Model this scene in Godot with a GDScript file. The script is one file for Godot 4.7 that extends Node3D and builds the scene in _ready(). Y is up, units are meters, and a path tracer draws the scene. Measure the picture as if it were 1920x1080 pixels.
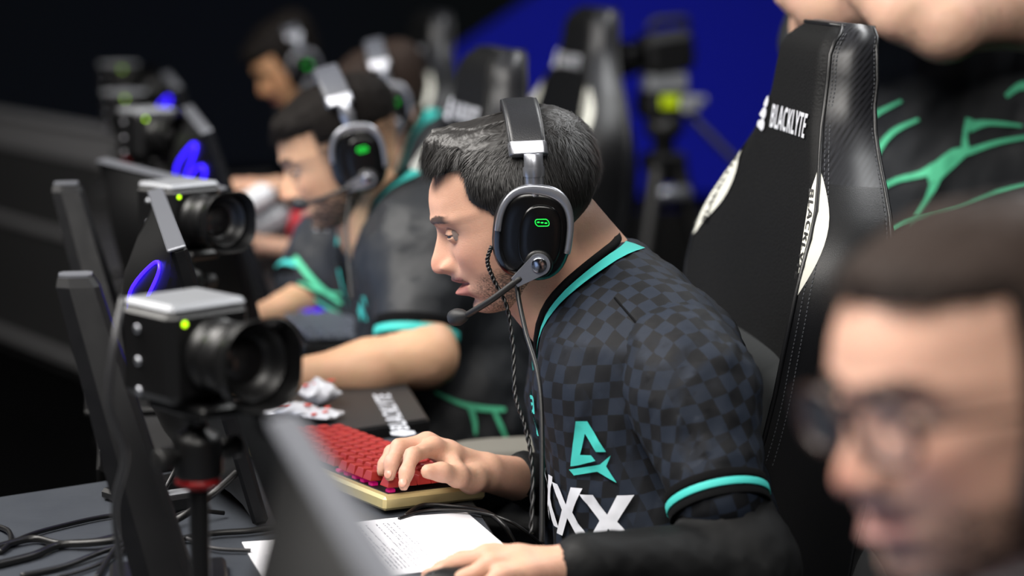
extends Node3D

# ---------------------------------------------------------------- camera
const FOCAL := 4000.0            # focal length in pixels of the 1920x1080 frame
const DESK := 0.74
var eye_at := Vector3(0, 1.39, 0)
var eye_turn := Basis.from_euler(Vector3(deg_to_rad(-9.23), deg_to_rad(-10.0), 0))

func at(x: float, y: float, d: float) -> Vector3:
	return eye_at + eye_turn * Vector3((x - 960.0) / FOCAL * d, -(y - 540.0) / FOCAL * d, -d)

func on_desk(x: float, y: float, h := DESK) -> Vector3:
	var r := eye_turn * Vector3((x - 960.0) / FOCAL, -(y - 540.0) / FOCAL, -1.0)
	return eye_at + r * ((h - eye_at.y) / r.y)

# ---------------------------------------------------------------- mesh builder
class MB:
	var v := PackedVector3Array()
	var c := PackedColorArray()
	var uv := PackedVector2Array()
	var i := PackedInt32Array()
	var begun_i := 0
	var begun_v := 0
	func p(q: Vector3, t := Vector2.ZERO, col := Color.WHITE) -> int:
		v.append(q); uv.append(t); c.append(col)
		return v.size() - 1
	func t(a: int, b: int, d: int) -> void:
		i.append(a); i.append(b); i.append(d)
	func q(a: int, b: int, d: int, e: int) -> void:
		t(a, b, d); t(a, d, e)
	func begin() -> void:
		begun_i = i.size(); begun_v = v.size()
	func done() -> void:           # turn the piece's faces outwards
		var cen := Vector3.ZERO
		for k in range(begun_v, v.size()): cen += v[k]
		cen /= maxf(1.0, v.size() - begun_v)
		var vol := 0.0
		for k in range(begun_i, i.size(), 3):
			var a := v[i[k]] - cen
			vol += a.dot((v[i[k + 2]] - cen).cross(v[i[k + 1]] - cen))
		if vol < 0.0:
			for k in range(begun_i, i.size(), 3):
				var s := i[k + 1]; i[k + 1] = i[k + 2]; i[k + 2] = s
	func face(pts: Array, out: Vector3) -> void:
		var nn: Vector3 = (pts[2] - pts[0]).cross(pts[1] - pts[0])
		if nn.dot(out) < 0.0: pts.reverse()
		var s := v.size()
		for k in pts.size(): p(pts[k], Vector2([0, 1, 1, 0][k % 4], [0, 0, 1, 1][k % 4]))
		for k in range(1, pts.size() - 1): t(s, s + k, s + k + 1)
	func box(xf: Transform3D, size: Vector3, bev := 0.003) -> void:
		var h := size * 0.5
		bev = minf(bev, minf(h.x, minf(h.y, h.z)) * 0.9)
		var V := func(k: int, s: Vector3) -> Vector3:
			var o := Vector3((h.x - bev) * s.x, (h.y - bev) * s.y, (h.z - bev) * s.z)
			o[k] = h[k] * s[k]
			return xf * o
		for k in 3:
			var l := (k + 1) % 3
			var m := (k + 2) % 3
			for s in [-1.0, 1.0]:
				var pts := []
				for w in [[-1, -1], [1, -1], [1, 1], [-1, 1]]:
					var g := Vector3.ZERO
					g[k] = s; g[l] = w[0]; g[m] = w[1]
					pts.append(V.call(k, g))
				var o := Vector3.ZERO
				o[k] = s
				face(pts, xf.basis * o)
				for s2 in [-1.0, 1.0]:
					var g1 := Vector3.ZERO
					g1[k] = s; g1[l] = s2; g1[m] = -1.0
					var g2 := g1
					g2[m] = 1.0
					var oo := Vector3.ZERO
					oo[k] = s; oo[l] = s2
					face([V.call(k, g1), V.call(k, g2), V.call(l, g2), V.call(l, g1)], xf.basis * oo)
		for sx in [-1.0, 1.0]:
			for sy in [-1.0, 1.0]:
				for sz in [-1.0, 1.0]:
					var g := Vector3(sx, sy, sz)
					face([V.call(0, g), V.call(1, g), V.call(2, g)], xf.basis * g)
	func sweep(frames: Array, prof: PackedVector2Array, closed := false, caps := true) -> void:   # profile in x,y of each frame
		begin()
		var m := prof.size()
		var s := v.size()
		for k in frames.size():
			for j in m: p(frames[k] * Vector3(prof[j].x, prof[j].y, 0), Vector2(float(k) / frames.size(), float(j) / m))
		var n := frames.size()
		for k in (n if closed else n - 1):
			var k2 := (k + 1) % n
			for j in m:
				var j2 := (j + 1) % m
				q(s + k * m + j, s + k * m + j2, s + k2 * m + j2, s + k2 * m + j)
		if caps and not closed:
			for e in [0, n - 1]:
				var cen := Vector3.ZERO
				for j in m: cen += v[s + e * m + j]
				var ci := p(cen / m)
				for j in m:
					var j2 := (j + 1) % m
					if e == 0: t(ci, s + j2, s + j)
					else: t(ci, s + e * m + j, s + e * m + j2)
		done()
	func tube(pts: Array, r, sides := 8, closed := false) -> void:
		var frames := []
		var n := pts.size()
		var up := Vector3.UP
		for k in n:
			var a: Vector3 = pts[(k - 1 + n) % n] if closed else pts[maxi(0, k - 1)]
			var b: Vector3 = pts[(k + 1) % n] if closed else pts[mini(n - 1, k + 1)]
			var d := (b - a).normalized()
			if k == 0 and absf(d.dot(up)) > 0.9: up = Vector3.RIGHT
			var x := up.cross(d).normalized()
			up = d.cross(x).normalized()
			var rr: float = r[k] if r is Array or r is PackedFloat32Array else r
			frames.append(Transform3D(Basis(x * rr, up * rr, d), pts[k]))
		var prof := PackedVector2Array()
		for j in sides: prof.append(Vector2.from_angle(TAU * j / sides))
		sweep(frames, prof, closed)
	func lathe(xf: Transform3D, prof: Array, sides := 20) -> void:       # prof of (radius, y)
		begin()
		var s := v.size()
		var m := prof.size()
		for k in sides:
			var a := TAU * k / sides
			for j in m: p(xf * Vector3(prof[j].x * cos(a), prof[j].y, prof[j].x * sin(a)))
		for k in sides:
			var k2 := (k + 1) % sides
			for j in m - 1: q(s + k * m + j, s + k * m + j + 1, s + k2 * m + j + 1, s + k2 * m + j)
		done()
	func prism(xf: Transform3D, poly: PackedVector2Array, depth: float) -> void:
		var tri := Geometry2D.triangulate_polygon(poly)
		for s in [-0.5, 0.5]:
			for k in range(0, tri.size(), 3):
				face([xf * Vector3(poly[tri[k]].x, poly[tri[k]].y, depth * s), xf * Vector3(poly[tri[k + 1]].x, poly[tri[k + 1]].y, depth * s), xf * Vector3(poly[tri[k + 2]].x, poly[tri[k + 2]].y, depth * s)], xf.basis.z * s)
		var cw := 1.0 if Geometry2D.is_polygon_clockwise(poly) else -1.0
		for k in poly.size():
			var a := poly[k]
			var b := poly[(k + 1) % poly.size()]
			var o := Vector2(-(b - a).y, (b - a).x) * cw
			face([xf * Vector3(a.x, a.y, -depth / 2), xf * Vector3(b.x, b.y, -depth / 2), xf * Vector3(b.x, b.y, depth / 2), xf * Vector3(a.x, a.y, depth / 2)], xf.basis * Vector3(o.x, o.y, 0))
	func ball(xf: Transform3D, r: float, seg := 16) -> void:
		var prof := []
		for j in seg / 2 + 1:
			var a := -PI / 2 + PI * j / (seg / 2)
			prof.append(Vector2(maxf(r * cos(a), 0.00001), r * sin(a)))
		lathe(xf, prof, seg)
	func rings(rs: Array, cap0 := true, cap1 := true) -> void:           # stack of point rings of equal length
		begin()
		var s := v.size()
		var m: int = rs[0].size()
		for k in rs.size():
			for j in m: p(rs[k][j], Vector2(float(j) / m, float(k) / rs.size()))
		for k in rs.size() - 1:
			for j in m:
				var j2 := (j + 1) % m
				q(s + k * m + j, s + k * m + j2, s + (k + 1) * m + j2, s + (k + 1) * m + j)
		for e in [0, rs.size() - 1]:
			if (e == 0 and not cap0) or (e > 0 and not cap1): continue
			var cen := Vector3.ZERO
			for j in m: cen += v[s + e * m + j]
			var ci := p(cen / m)
			for j in m:
				var j2 := (j + 1) % m
				if e == 0: t(ci, s + j2, s + j)
				else: t(ci, s + e * m + j, s + e * m + j2)
		done()
	func grid(pts: Array, m: int, out: Vector3, closed := false) -> void:   # open sheet of rows of m points
		var s := v.size()
		for k in pts.size(): p(pts[k], Vector2(float(k % m) / (m - 1), float(k / m) / (pts.size() / m - 1)))
		var b := i.size()
		for r in pts.size() / m - 1:
			for j in m - 1: q(s + r * m + j, s + r * m + j + 1, s + (r + 1) * m + j + 1, s + (r + 1) * m + j)
		var acc := 0.0
		for k in range(b, i.size(), 3): acc += out.dot((v[i[k + 2]] - v[i[k]]).cross(v[i[k + 1]] - v[i[k]]))
		if acc < 0.0:
			for k in range(b, i.size(), 3):
				var w := i[k + 1]; i[k + 1] = i[k + 2]; i[k + 2] = w
	func moved(xf: Transform3D) -> MB:
		for k in v.size(): v[k] = xf * v[k]
		return self
	func normals() -> PackedVector3Array:
		var n := PackedVector3Array()
		n.resize(v.size())
		for k in range(0, i.size(), 3):
			var a := i[k]; var b := i[k + 1]; var d := i[k + 2]
			var f := (v[d] - v[a]).cross(v[b] - v[a])
			n[a] += f; n[b] += f; n[d] += f
		for k in n.size(): n[k] = n[k].normalized() if n[k].length_squared() > 1e-24 else Vector3.UP
		return n
	func mesh(mat: Material) -> ArrayMesh:
		var arr := []
		arr.resize(Mesh.ARRAY_MAX)
		arr[Mesh.ARRAY_VERTEX] = v
		arr[Mesh.ARRAY_NORMAL] = normals()
		arr[Mesh.ARRAY_TEX_UV] = uv
		arr[Mesh.ARRAY_COLOR] = c
		arr[Mesh.ARRAY_INDEX] = i
		var m := ArrayMesh.new()
		m.add_surface_from_arrays(Mesh.PRIMITIVE_TRIANGLES, arr)
		m.surface_set_material(0, mat)
		return m

# ---------------------------------------------------------------- smooth bodies: tapered capsules under a smooth minimum, meshed as surface nets
class Body:
	var A := PackedVector3Array()
	var BA := PackedVector3Array()
	var IL := PackedFloat32Array()
	var R := PackedFloat32Array()
	var DR := PackedFloat32Array()
	var k := 0.03
	func cap(a: Vector3, b: Vector3, ra: float, rb := -1.0) -> Body:
		if rb < 0.0: rb = ra
		A.append(a); BA.append(b - a); IL.append(1.0 / maxf(1e-9, (b - a).length_squared())); R.append(ra); DR.append(rb - ra)
		return self
	func chain(pts: Array, rr: Array) -> Body:
		for j in pts.size() - 1: cap(pts[j], pts[j + 1], rr[j], rr[j + 1])
		return self
	func dist(p: Vector3) -> float:
		var d := 1e9
		for j in A.size():
			var pa := p - A[j]
			var t := clampf(pa.dot(BA[j]) * IL[j], 0.0, 1.0)
			var e := (pa - BA[j] * t).length() - R[j] - DR[j] * t
			var h := k - absf(d - e)
			d = minf(d, e)
			if h > 0.0: d -= h * h / k * 0.25
		return d
	func hit(o: Vector3, dir: Vector3, far := 1.0) -> Vector3:
		var s := 0.0
		for n in 60:
			var d := dist(o + dir * s)
			if d < 0.0004 or s > far: break
			s += d * 0.9
		return o + dir * s
	func mesh_into(mb: MB, h: float, col = null, warp = null) -> void:
		var lo := Vector3(1e9, 1e9, 1e9)
		var hi := -lo
		for j in A.size():
			var m := Vector3.ONE * (maxf(R[j], R[j] + DR[j]) + h * 2.0)
			lo = lo.min(A[j] - m).min(A[j] + BA[j] - m)
			hi = hi.max(A[j] + m).max(A[j] + BA[j] + m)
		var bs := h * 8.0
		var nb := Vector3i(((hi - lo) / bs).ceil())
		var rad := bs * 0.8661
		var cells := {}
		var edges := PackedInt64Array()
		var vals := PackedFloat32Array()
		vals.resize(729)
		var start := mb.v.size()
		for bx in nb.x:
			for by in nb.y:
				for bz in nb.z:
					var org := lo + Vector3(bx, by, bz) * bs
					var cen := org + Vector3.ONE * bs * 0.5
					var ds := PackedFloat32Array()
					var mn := 1e9
					for j in A.size():
						var pa := cen - A[j]
						var t := clampf(pa.dot(BA[j]) * IL[j], 0.0, 1.0)
						var e := (pa - BA[j] * t).length() - R[j] - DR[j] * t
						ds.append(e)
						mn = minf(mn, e)
					if mn > rad + k or mn < -rad - k * 0.5: continue
					var use := PackedInt32Array()
					for j in A.size():
						if ds[j] < mn + 2.0 * rad + k: use.append(j)
					var at := 0
					var any_in := false
					var any_out := false
					for x in 9:
						for y in 9:
							for z in 9:
								var p := org + Vector3(x, y, z) * h
								var d := 1e9
								for j in use:
									var pa := p - A[j]
									var t := clampf(pa.dot(BA[j]) * IL[j], 0.0, 1.0)
									var e := (pa - BA[j] * t).length() - R[j] - DR[j] * t
									var hh := k - absf(d - e)
									d = minf(d, e)
									if hh > 0.0: d -= hh * hh / k * 0.25
								vals[at] = d
								at += 1
								if d < 0.0: any_in = true
								else: any_out = true
					if not (any_in and any_out): continue
					for x in 8:
						for y in 8:
							for z in 8:
								var o := x * 81 + y * 9 + z
								var s0 := vals[o]
								var mask := 0
								var sum := Vector3.ZERO
								var cnt := 0
								var inside := 0
								for c8 in 8:
									if vals[o + (c8 & 1) * 81 + ((c8 >> 1) & 1) * 9 + (c8 >> 2)] < 0.0: inside += 1
								var key := ((bx * 8 + x) * 8192 + by * 8 + y) * 8192 + bz * 8 + z
								if inside > 0 and inside < 8:
									for c8 in 8:
										var ox := c8 & 1
										var oy := (c8 >> 1) & 1
										var oz := c8 >> 2
										var d0 := vals[o + ox * 81 + oy * 9 + oz]
										for ax in 3:
											if (c8 >> ax) & 1: continue
											var d1 := vals[o + ox * 81 + oy * 9 + oz + [81, 9, 1][ax]]
											if (d0 < 0.0) != (d1 < 0.0):
												var w := d0 / (d0 - d1)
												var q := Vector3(ox, oy, oz)
												q[ax] += w
												sum += q
												cnt += 1
									cells[key] = mb.p(org + (Vector3(x, y, z) + sum / cnt) * h)
								for ax in 3:
									var d1 := vals[o + [81, 9, 1][ax]]
									if (s0 < 0.0) != (d1 < 0.0):
										edges.append(key * 8 + ax * 2 + (1 if s0 < 0.0 else 0))
		var X := 8192 * 8192
		var Y := 8192
		for e in edges:
			var key := e >> 3
			var ax := (e >> 1) & 3
			var b := Y if ax == 0 else (1 if ax == 1 else X)
			var c := 1 if ax == 0 else (X if ax == 1 else Y)
			var v0: int = cells.get(key, -1)
			var v1: int = cells.get(key - b, -1)
			var v2: int = cells.get(key - b - c, -1)
			var v3: int = cells.get(key - c, -1)
			if v0 < 0 or v1 < 0 or v2 < 0 or v3 < 0: continue
			if e & 1: mb.q(v0, v3, v2, v1)
			else: mb.q(v0, v1, v2, v3)
		if warp != null:
			var nn := mb.normals()
			for j in range(start, mb.v.size()): mb.v[j] += nn[j] * warp.call(mb.v[j])
		if col != null:
			for j in range(start, mb.v.size()): mb.c[j] = col.call(mb.v[j])

# ---------------------------------------------------------------- scene helpers
var taken := {}
func numbered(called: String) -> String:
	var k: int = taken.get(called, 0)
	taken[called] = k + 1
	return called if k == 0 else "%s_%03d" % [called, k]

func obj(called: String, mb: MB, mat: Material, parent: Node3D = self, about := Vector3.ZERO) -> MeshInstance3D:
	var o := MeshInstance3D.new()
	o.mesh = mb.mesh(mat)
	o.name = numbered(called) if parent == self else called
	parent.add_child(o, true)
	o.position = -about
	return o

func tag(o: Node, label: String, category := "", group := "", kind := "") -> Node:
	if label: o.set_meta("label", label)
	if category: o.set_meta("category", category)
	if group: o.set_meta("group", group)
	if kind: o.set_meta("kind", kind)
	return o

func thing(called: String, label: String, category: String, where := Vector3.ZERO, basis := Basis(), group := "") -> Node3D:
	var o := Node3D.new()
	o.name = numbered(called)
	add_child(o)
	o.transform = Transform3D(basis, where)
	tag(o, label, category, group)
	return o

func copy(o: Node3D, label := "") -> Node3D:
	var base: String = String(o.name)
	var r: Node3D = o.duplicate()
	r.name = numbered(base)
	add_child(r)
	if label: r.set_meta("label", label)
	return r

func struct(called: String, mb: MB, mat: Material) -> MeshInstance3D:
	var o := obj(called, mb, mat)
	o.set_meta("kind", "structure")
	return o

func mat(col: Color, rough := 0.5, metal := 0.0, more := {}) -> StandardMaterial3D:
	var m := StandardMaterial3D.new()
	m.albedo_color = col
	m.roughness = rough
	m.metallic = metal
	for k in more: m.set(k, more[k])
	return m

func glow(col: Color, energy: float) -> StandardMaterial3D:
	return mat(col, 0.4, 0.0, {"emission_enabled": true, "emission": col, "emission_energy_multiplier": energy})

func noise_tex(freq: float, size := 256, as_normal := false, bump := 4.0, lo := Color(0, 0, 0), hi := Color(1, 1, 1), sd := 1) -> NoiseTexture2D:
	var n := FastNoiseLite.new()
	n.seed = sd
	n.noise_type = FastNoiseLite.TYPE_SIMPLEX_SMOOTH
	n.frequency = freq
	n.fractal_octaves = 4
	var t := NoiseTexture2D.new()
	t.width = size
	t.height = size
	t.seamless = true
	t.noise = n
	t.as_normal_map = as_normal
	t.bump_strength = bump
	if not as_normal:
		var g := Gradient.new()
		g.set_color(0, lo)
		g.set_color(1, hi)
		t.color_ramp = g
	return t

func lin(r: float, g: float, b: float) -> Color:
	return Color(r, g, b)

func curve(pts: Array, steps := 6) -> Array:      # Catmull-Rom through the points
	var out := []
	for k in pts.size() - 1:
		var a: Vector3 = pts[maxi(0, k - 1)]
		var d: Vector3 = pts[mini(pts.size() - 1, k + 2)]
		for s in steps: out.append((pts[k] as Vector3).cubic_interpolate(pts[k + 1], a, d, float(s) / steps))
	out.append(pts[-1])
	return out

func curve2(pts: Array, steps := 6) -> Array:
	var out := []
	for k in pts.size() - 1:
		var a: Vector2 = pts[maxi(0, k - 1)]
		var d: Vector2 = pts[mini(pts.size() - 1, k + 2)]
		for s in steps: out.append((pts[k] as Vector2).cubic_interpolate(pts[k + 1], a, d, float(s) / steps))
	out.append(pts[-1])
	return out

func table(x: float, rows: Array, col: int) -> float:       # smooth look-up in rows sorted by falling first entry
	var n := rows.size()
	if x >= rows[0][0]: return rows[0][col]
	if x <= rows[n - 1][0]: return rows[n - 1][col]
	var k := 0
	while rows[k + 1][0] > x: k += 1
	var a: Array = rows[maxi(0, k - 1)]
	var b: Array = rows[k]
	var c: Array = rows[k + 1]
	var d: Array = rows[mini(n - 1, k + 2)]
	var span: float = c[0] - b[0]
	return cubic_interpolate_in_time(b[col], c[col], a[col], d[col], (x - b[0]) / span, 1.0, (a[0] - b[0]) / span if k > 0 else -1.0, (d[0] - b[0]) / span if k + 2 < n else 2.0)

func bump(x: float, s: float) -> float:
	return exp(-x * x / (s * s))

# flat print laid on a surface: triangles in 2D are cut small and carried over by lay(Vector2) -> Vector3
func print_on(mb: MB, tris: PackedVector2Array, lay: Callable, edge: float) -> void:
	var work := tris
	for pass_ in 6:
		var nxt := PackedVector2Array()
		var cut := false
		for k in range(0, work.size(), 3):
			var a := work[k]; var b := work[k + 1]; var c := work[k + 2]
			var ab := a.distance_to(b); var bc := b.distance_to(c); var ca := c.distance_to(a)
			var m := maxf(ab, maxf(bc, ca))
			if m <= edge:
				nxt.append_array([a, b, c])
				continue
			cut = true
			if m == ab: nxt.append_array([a, (a + b) / 2, c, (a + b) / 2, b, c])
			elif m == bc: nxt.append_array([a, b, (b + c) / 2, a, (b + c) / 2, c])
			else: nxt.append_array([a, b, (c + a) / 2, (c + a) / 2, b, c])
		work = nxt
		if not cut: break
	var seen := {}
	var idx := PackedInt32Array()
	for q in work:
		var key := Vector2i((q * 100000.0).round())
		if not seen.has(key): seen[key] = mb.p(lay.call(q), q)
		idx.append(seen[key])
	for k in range(0, idx.size(), 3): mb.t(idx[k], idx[k + 1], idx[k + 2])

func stroke2(pts: Array, w: Array) -> PackedVector2Array:
	var out := PackedVector2Array()
	var L := []
	var Rr := []
	for k in pts.size():
		var d: Vector2 = (pts[mini(pts.size() - 1, k + 1)] - pts[maxi(0, k - 1)]).normalized()
		var t := float(k) / (pts.size() - 1) * (w.size() - 1)
		var i0 := mini(int(t), w.size() - 2) if w.size() > 1 else 0
		var ww: float = lerpf(w[i0], w[mini(i0 + 1, w.size() - 1)], t - i0) * 0.5
		L.append(pts[k] + d.orthogonal() * ww)
		Rr.append(pts[k] - d.orthogonal() * ww)
	for k in pts.size() - 1:
		out.append_array([L[k], Rr[k], Rr[k + 1], L[k], Rr[k + 1], L[k + 1]])
	return out

func poly2(poly: Array) -> PackedVector2Array:
	var pp := PackedVector2Array(poly)
	var tri := Geometry2D.triangulate_polygon(pp)
	var out := PackedVector2Array()
	for k in tri: out.append(pp[k])
	return out

func text2(words: String, height: float, bold := true) -> PackedVector2Array:    # flat letters, centred, cap height about «height»
	var tm := TextMesh.new()
	tm.text = words
	var f := SystemFont.new()
	f.font_names = PackedStringArray(["Droid Sans"])
	f.font_weight = 700 if bold else 400
	tm.font = f
	tm.font_size = 64
	tm.pixel_size = height / 46.0
	tm.depth = 0.0
	tm.curve_step = 2.0
	var out := PackedVector2Array()
	for s in tm.get_surface_count():
		var arr := tm.surface_get_arrays(s)
		var vv: PackedVector3Array = arr[Mesh.ARRAY_VERTEX]
		var ii: PackedInt32Array = arr[Mesh.ARRAY_INDEX]
		for k in ii: out.append(Vector2(vv[k].x, vv[k].y))
	return out

func flat_text(words: String, height: float, stretch := 1.0, thick := 0.0012) -> MB:   # raised letters in the xy plane facing +z
	var mb := MB.new()
	for z in [thick]:
		print_on(mb, text2(words, height), func(q: Vector2) -> Vector3: return Vector3(q.x * stretch, q.y, z), 1.0)
	return mb

# ---------------------------------------------------------------- heads (millimetres: a forward, b up, z towards the left ear; origin between the ears)
const SKULL := [   # height, front, back, half width
	[133.0, -6.0, -26.0, 4.0], [131.0, 22.0, -48.0, 30.0], [125.5, 42.0, -66.0, 46.0], [115.0, 62.0, -80.0, 60.0], [103.0, 79.0, -88.0, 68.0], [88.0, 93.0, -92.0, 73.0], [74.0, 100.0, -93.0, 75.5],
	[58.0, 104.0, -92.0, 76.5], [50.0, 106.0, -91.0, 76.0], [40.0, 101.0, -88.0, 74.5], [28.0, 97.0, -84.0, 73.0], [14.0, 96.0, -78.0, 71.5], [0.0, 96.0, -72.0, 69.0], [-14.0, 97.0, -62.0, 66.0],
	[-28.0, 97.0, -50.0, 63.0], [-42.0, 95.0, -38.0, 59.0], [-54.0, 92.0, -24.0, 53.0], [-64.0, 91.0, -8.0, 46.0], [-71.0, 88.0, 8.0, 36.0], [-76.0, 79.0, 24.0, 24.0], [-79.0, 66.0, 44.0, 6.0]]

func face_point(af: float, ab: float, w: float, b: float, phi: float, o: Dictionary) -> Vector3:
	var c := (af + ab) * 0.5 - 4.0
	var n := lerpf(1.8, 2.35, smoothstep(-74.0, 10.0, b))
	var cs := cos(phi)
	var sn := sin(phi)
	var e := 2.0 / n
	var ca := signf(cs) * pow(absf(cs), e)
	var sa := signf(sn) * pow(absf(sn), e)
	var a := c + ca * ((af - c) if cs > 0.0 else (c - ab))
	var z := sa * w
	if a > 10.0:
		var az := absf(z)
		var f := smoothstep(10.0, 50.0, a)
		# brow ridge, temples, cheekbones
		a += 2.5 * bump(b - 49.0, 7.0) * bump(az - 26.0, 20.0)
		z *= 1.0 - f * 0.05 * bump(b - 62.0, 22.0) * smoothstep(40.0, 62.0, az)
		a += 4.0 * bump(b - 4.0, 15.0) * bump(az - 42.0, 16.0)
		a -= 3.0 * bump(b + 28.0, 14.0) * bump(az - 40.0, 13.0)
		# eye socket
		a -= 9.0 * bump(b - 33.0, 10.5) * bump(az - 30.0, 15.0)
		a -= 5.0 * bump(b - 30.0, 12.0) * bump(az - 14.0, 7.0)
		# nose
		var nose := table(b, [[46.0, 0.0, 9.0], [36.0, 4.5, 8.0], [24.0, 13.0, 7.5], [14.0, 20.0, 8.0], [5.0, 26.5, 9.5], [-1.0, 28.0, 11.0], [-6.0, 26.5, 11.0], [-10.5, 20.5, 10.0], [-14.5, 9.0, 9.0], [-20.0, 0.0, 8.0]], 1)
		var wide := table(b, [[46.0, 0.0, 9.0], [24.0, 0.0, 8.0], [5.0, 0.0, 10.0], [-6.0, 0.0, 11.5], [-20.0, 0.0, 9.0]], 2)
		if b < 46.0 and b > -20.0: a += nose * o.get("nose", 1.0) * (bump(az, wide) * 0.75 + 0.25 * bump(az, wide * 1.7))
		a += 8.5 * bump(b + 5.0, 6.5) * bump(az - 14.5, 5.0)
		a -= 4.0 * bump(b + 14.0, 2.6) * bump(az - 8.0, 4.0)
		a -= 2.5 * bump(b + 4.0, 9.0) * bump(az - 23.0, 4.5)
		# mouth
		var open: float = o.get("open", 2.0)
		a += 8.0 * bump(b + 18.0, 9.0) * bump(az, 24.0)
		a += 5.5 * bump(b + 25.0, 4.5) * bump(az, 15.0)
		a += 9.5 * bump(b + 41.0, 5.0) * bump(az, 15.0) + 4.0 * bump(b + 41.0, 9.0) * bump(az, 24.0)
		a -= (5.5 + open) * bump(b + 33.0 - az * 0.08, 1.7 + open * 0.35) * smoothstep(29.0, 21.0, az)
		a -= 3.5 * bump(b + 53.0, 4.5) * bump(az, 18.0)
		a += 4.0 * bump(b + 65.0, 7.0) * bump(az, 17.0)
		# eyelids round the eyeball
		var db := b - 30.0
		var dz := az - 31.0
		var rr := db * db + dz * dz
		if rr < 160.0:
			var ball := 81.0 + sqrt(maxf(0.0, 176.0 - rr))
			var lid: float = o.get("lid", 4.6)
			var top := lid * (1.0 - dz * dz / 200.0) - 0.05 * dz
			var low: float = -o.get("lid", 4.6) * 0.8 * (1.0 - dz * dz / 200.0)
			if db < top and db > low and absf(dz) < 14.0: a = minf(a, ball - 4.0)
			else: a = maxf(a, lerpf(a, ball + 0.6 + 0.9 * bump(db - top, 1.6), smoothstep(160.0, 110.0, rr)))
	return Vector3(a, b, z)

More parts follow.
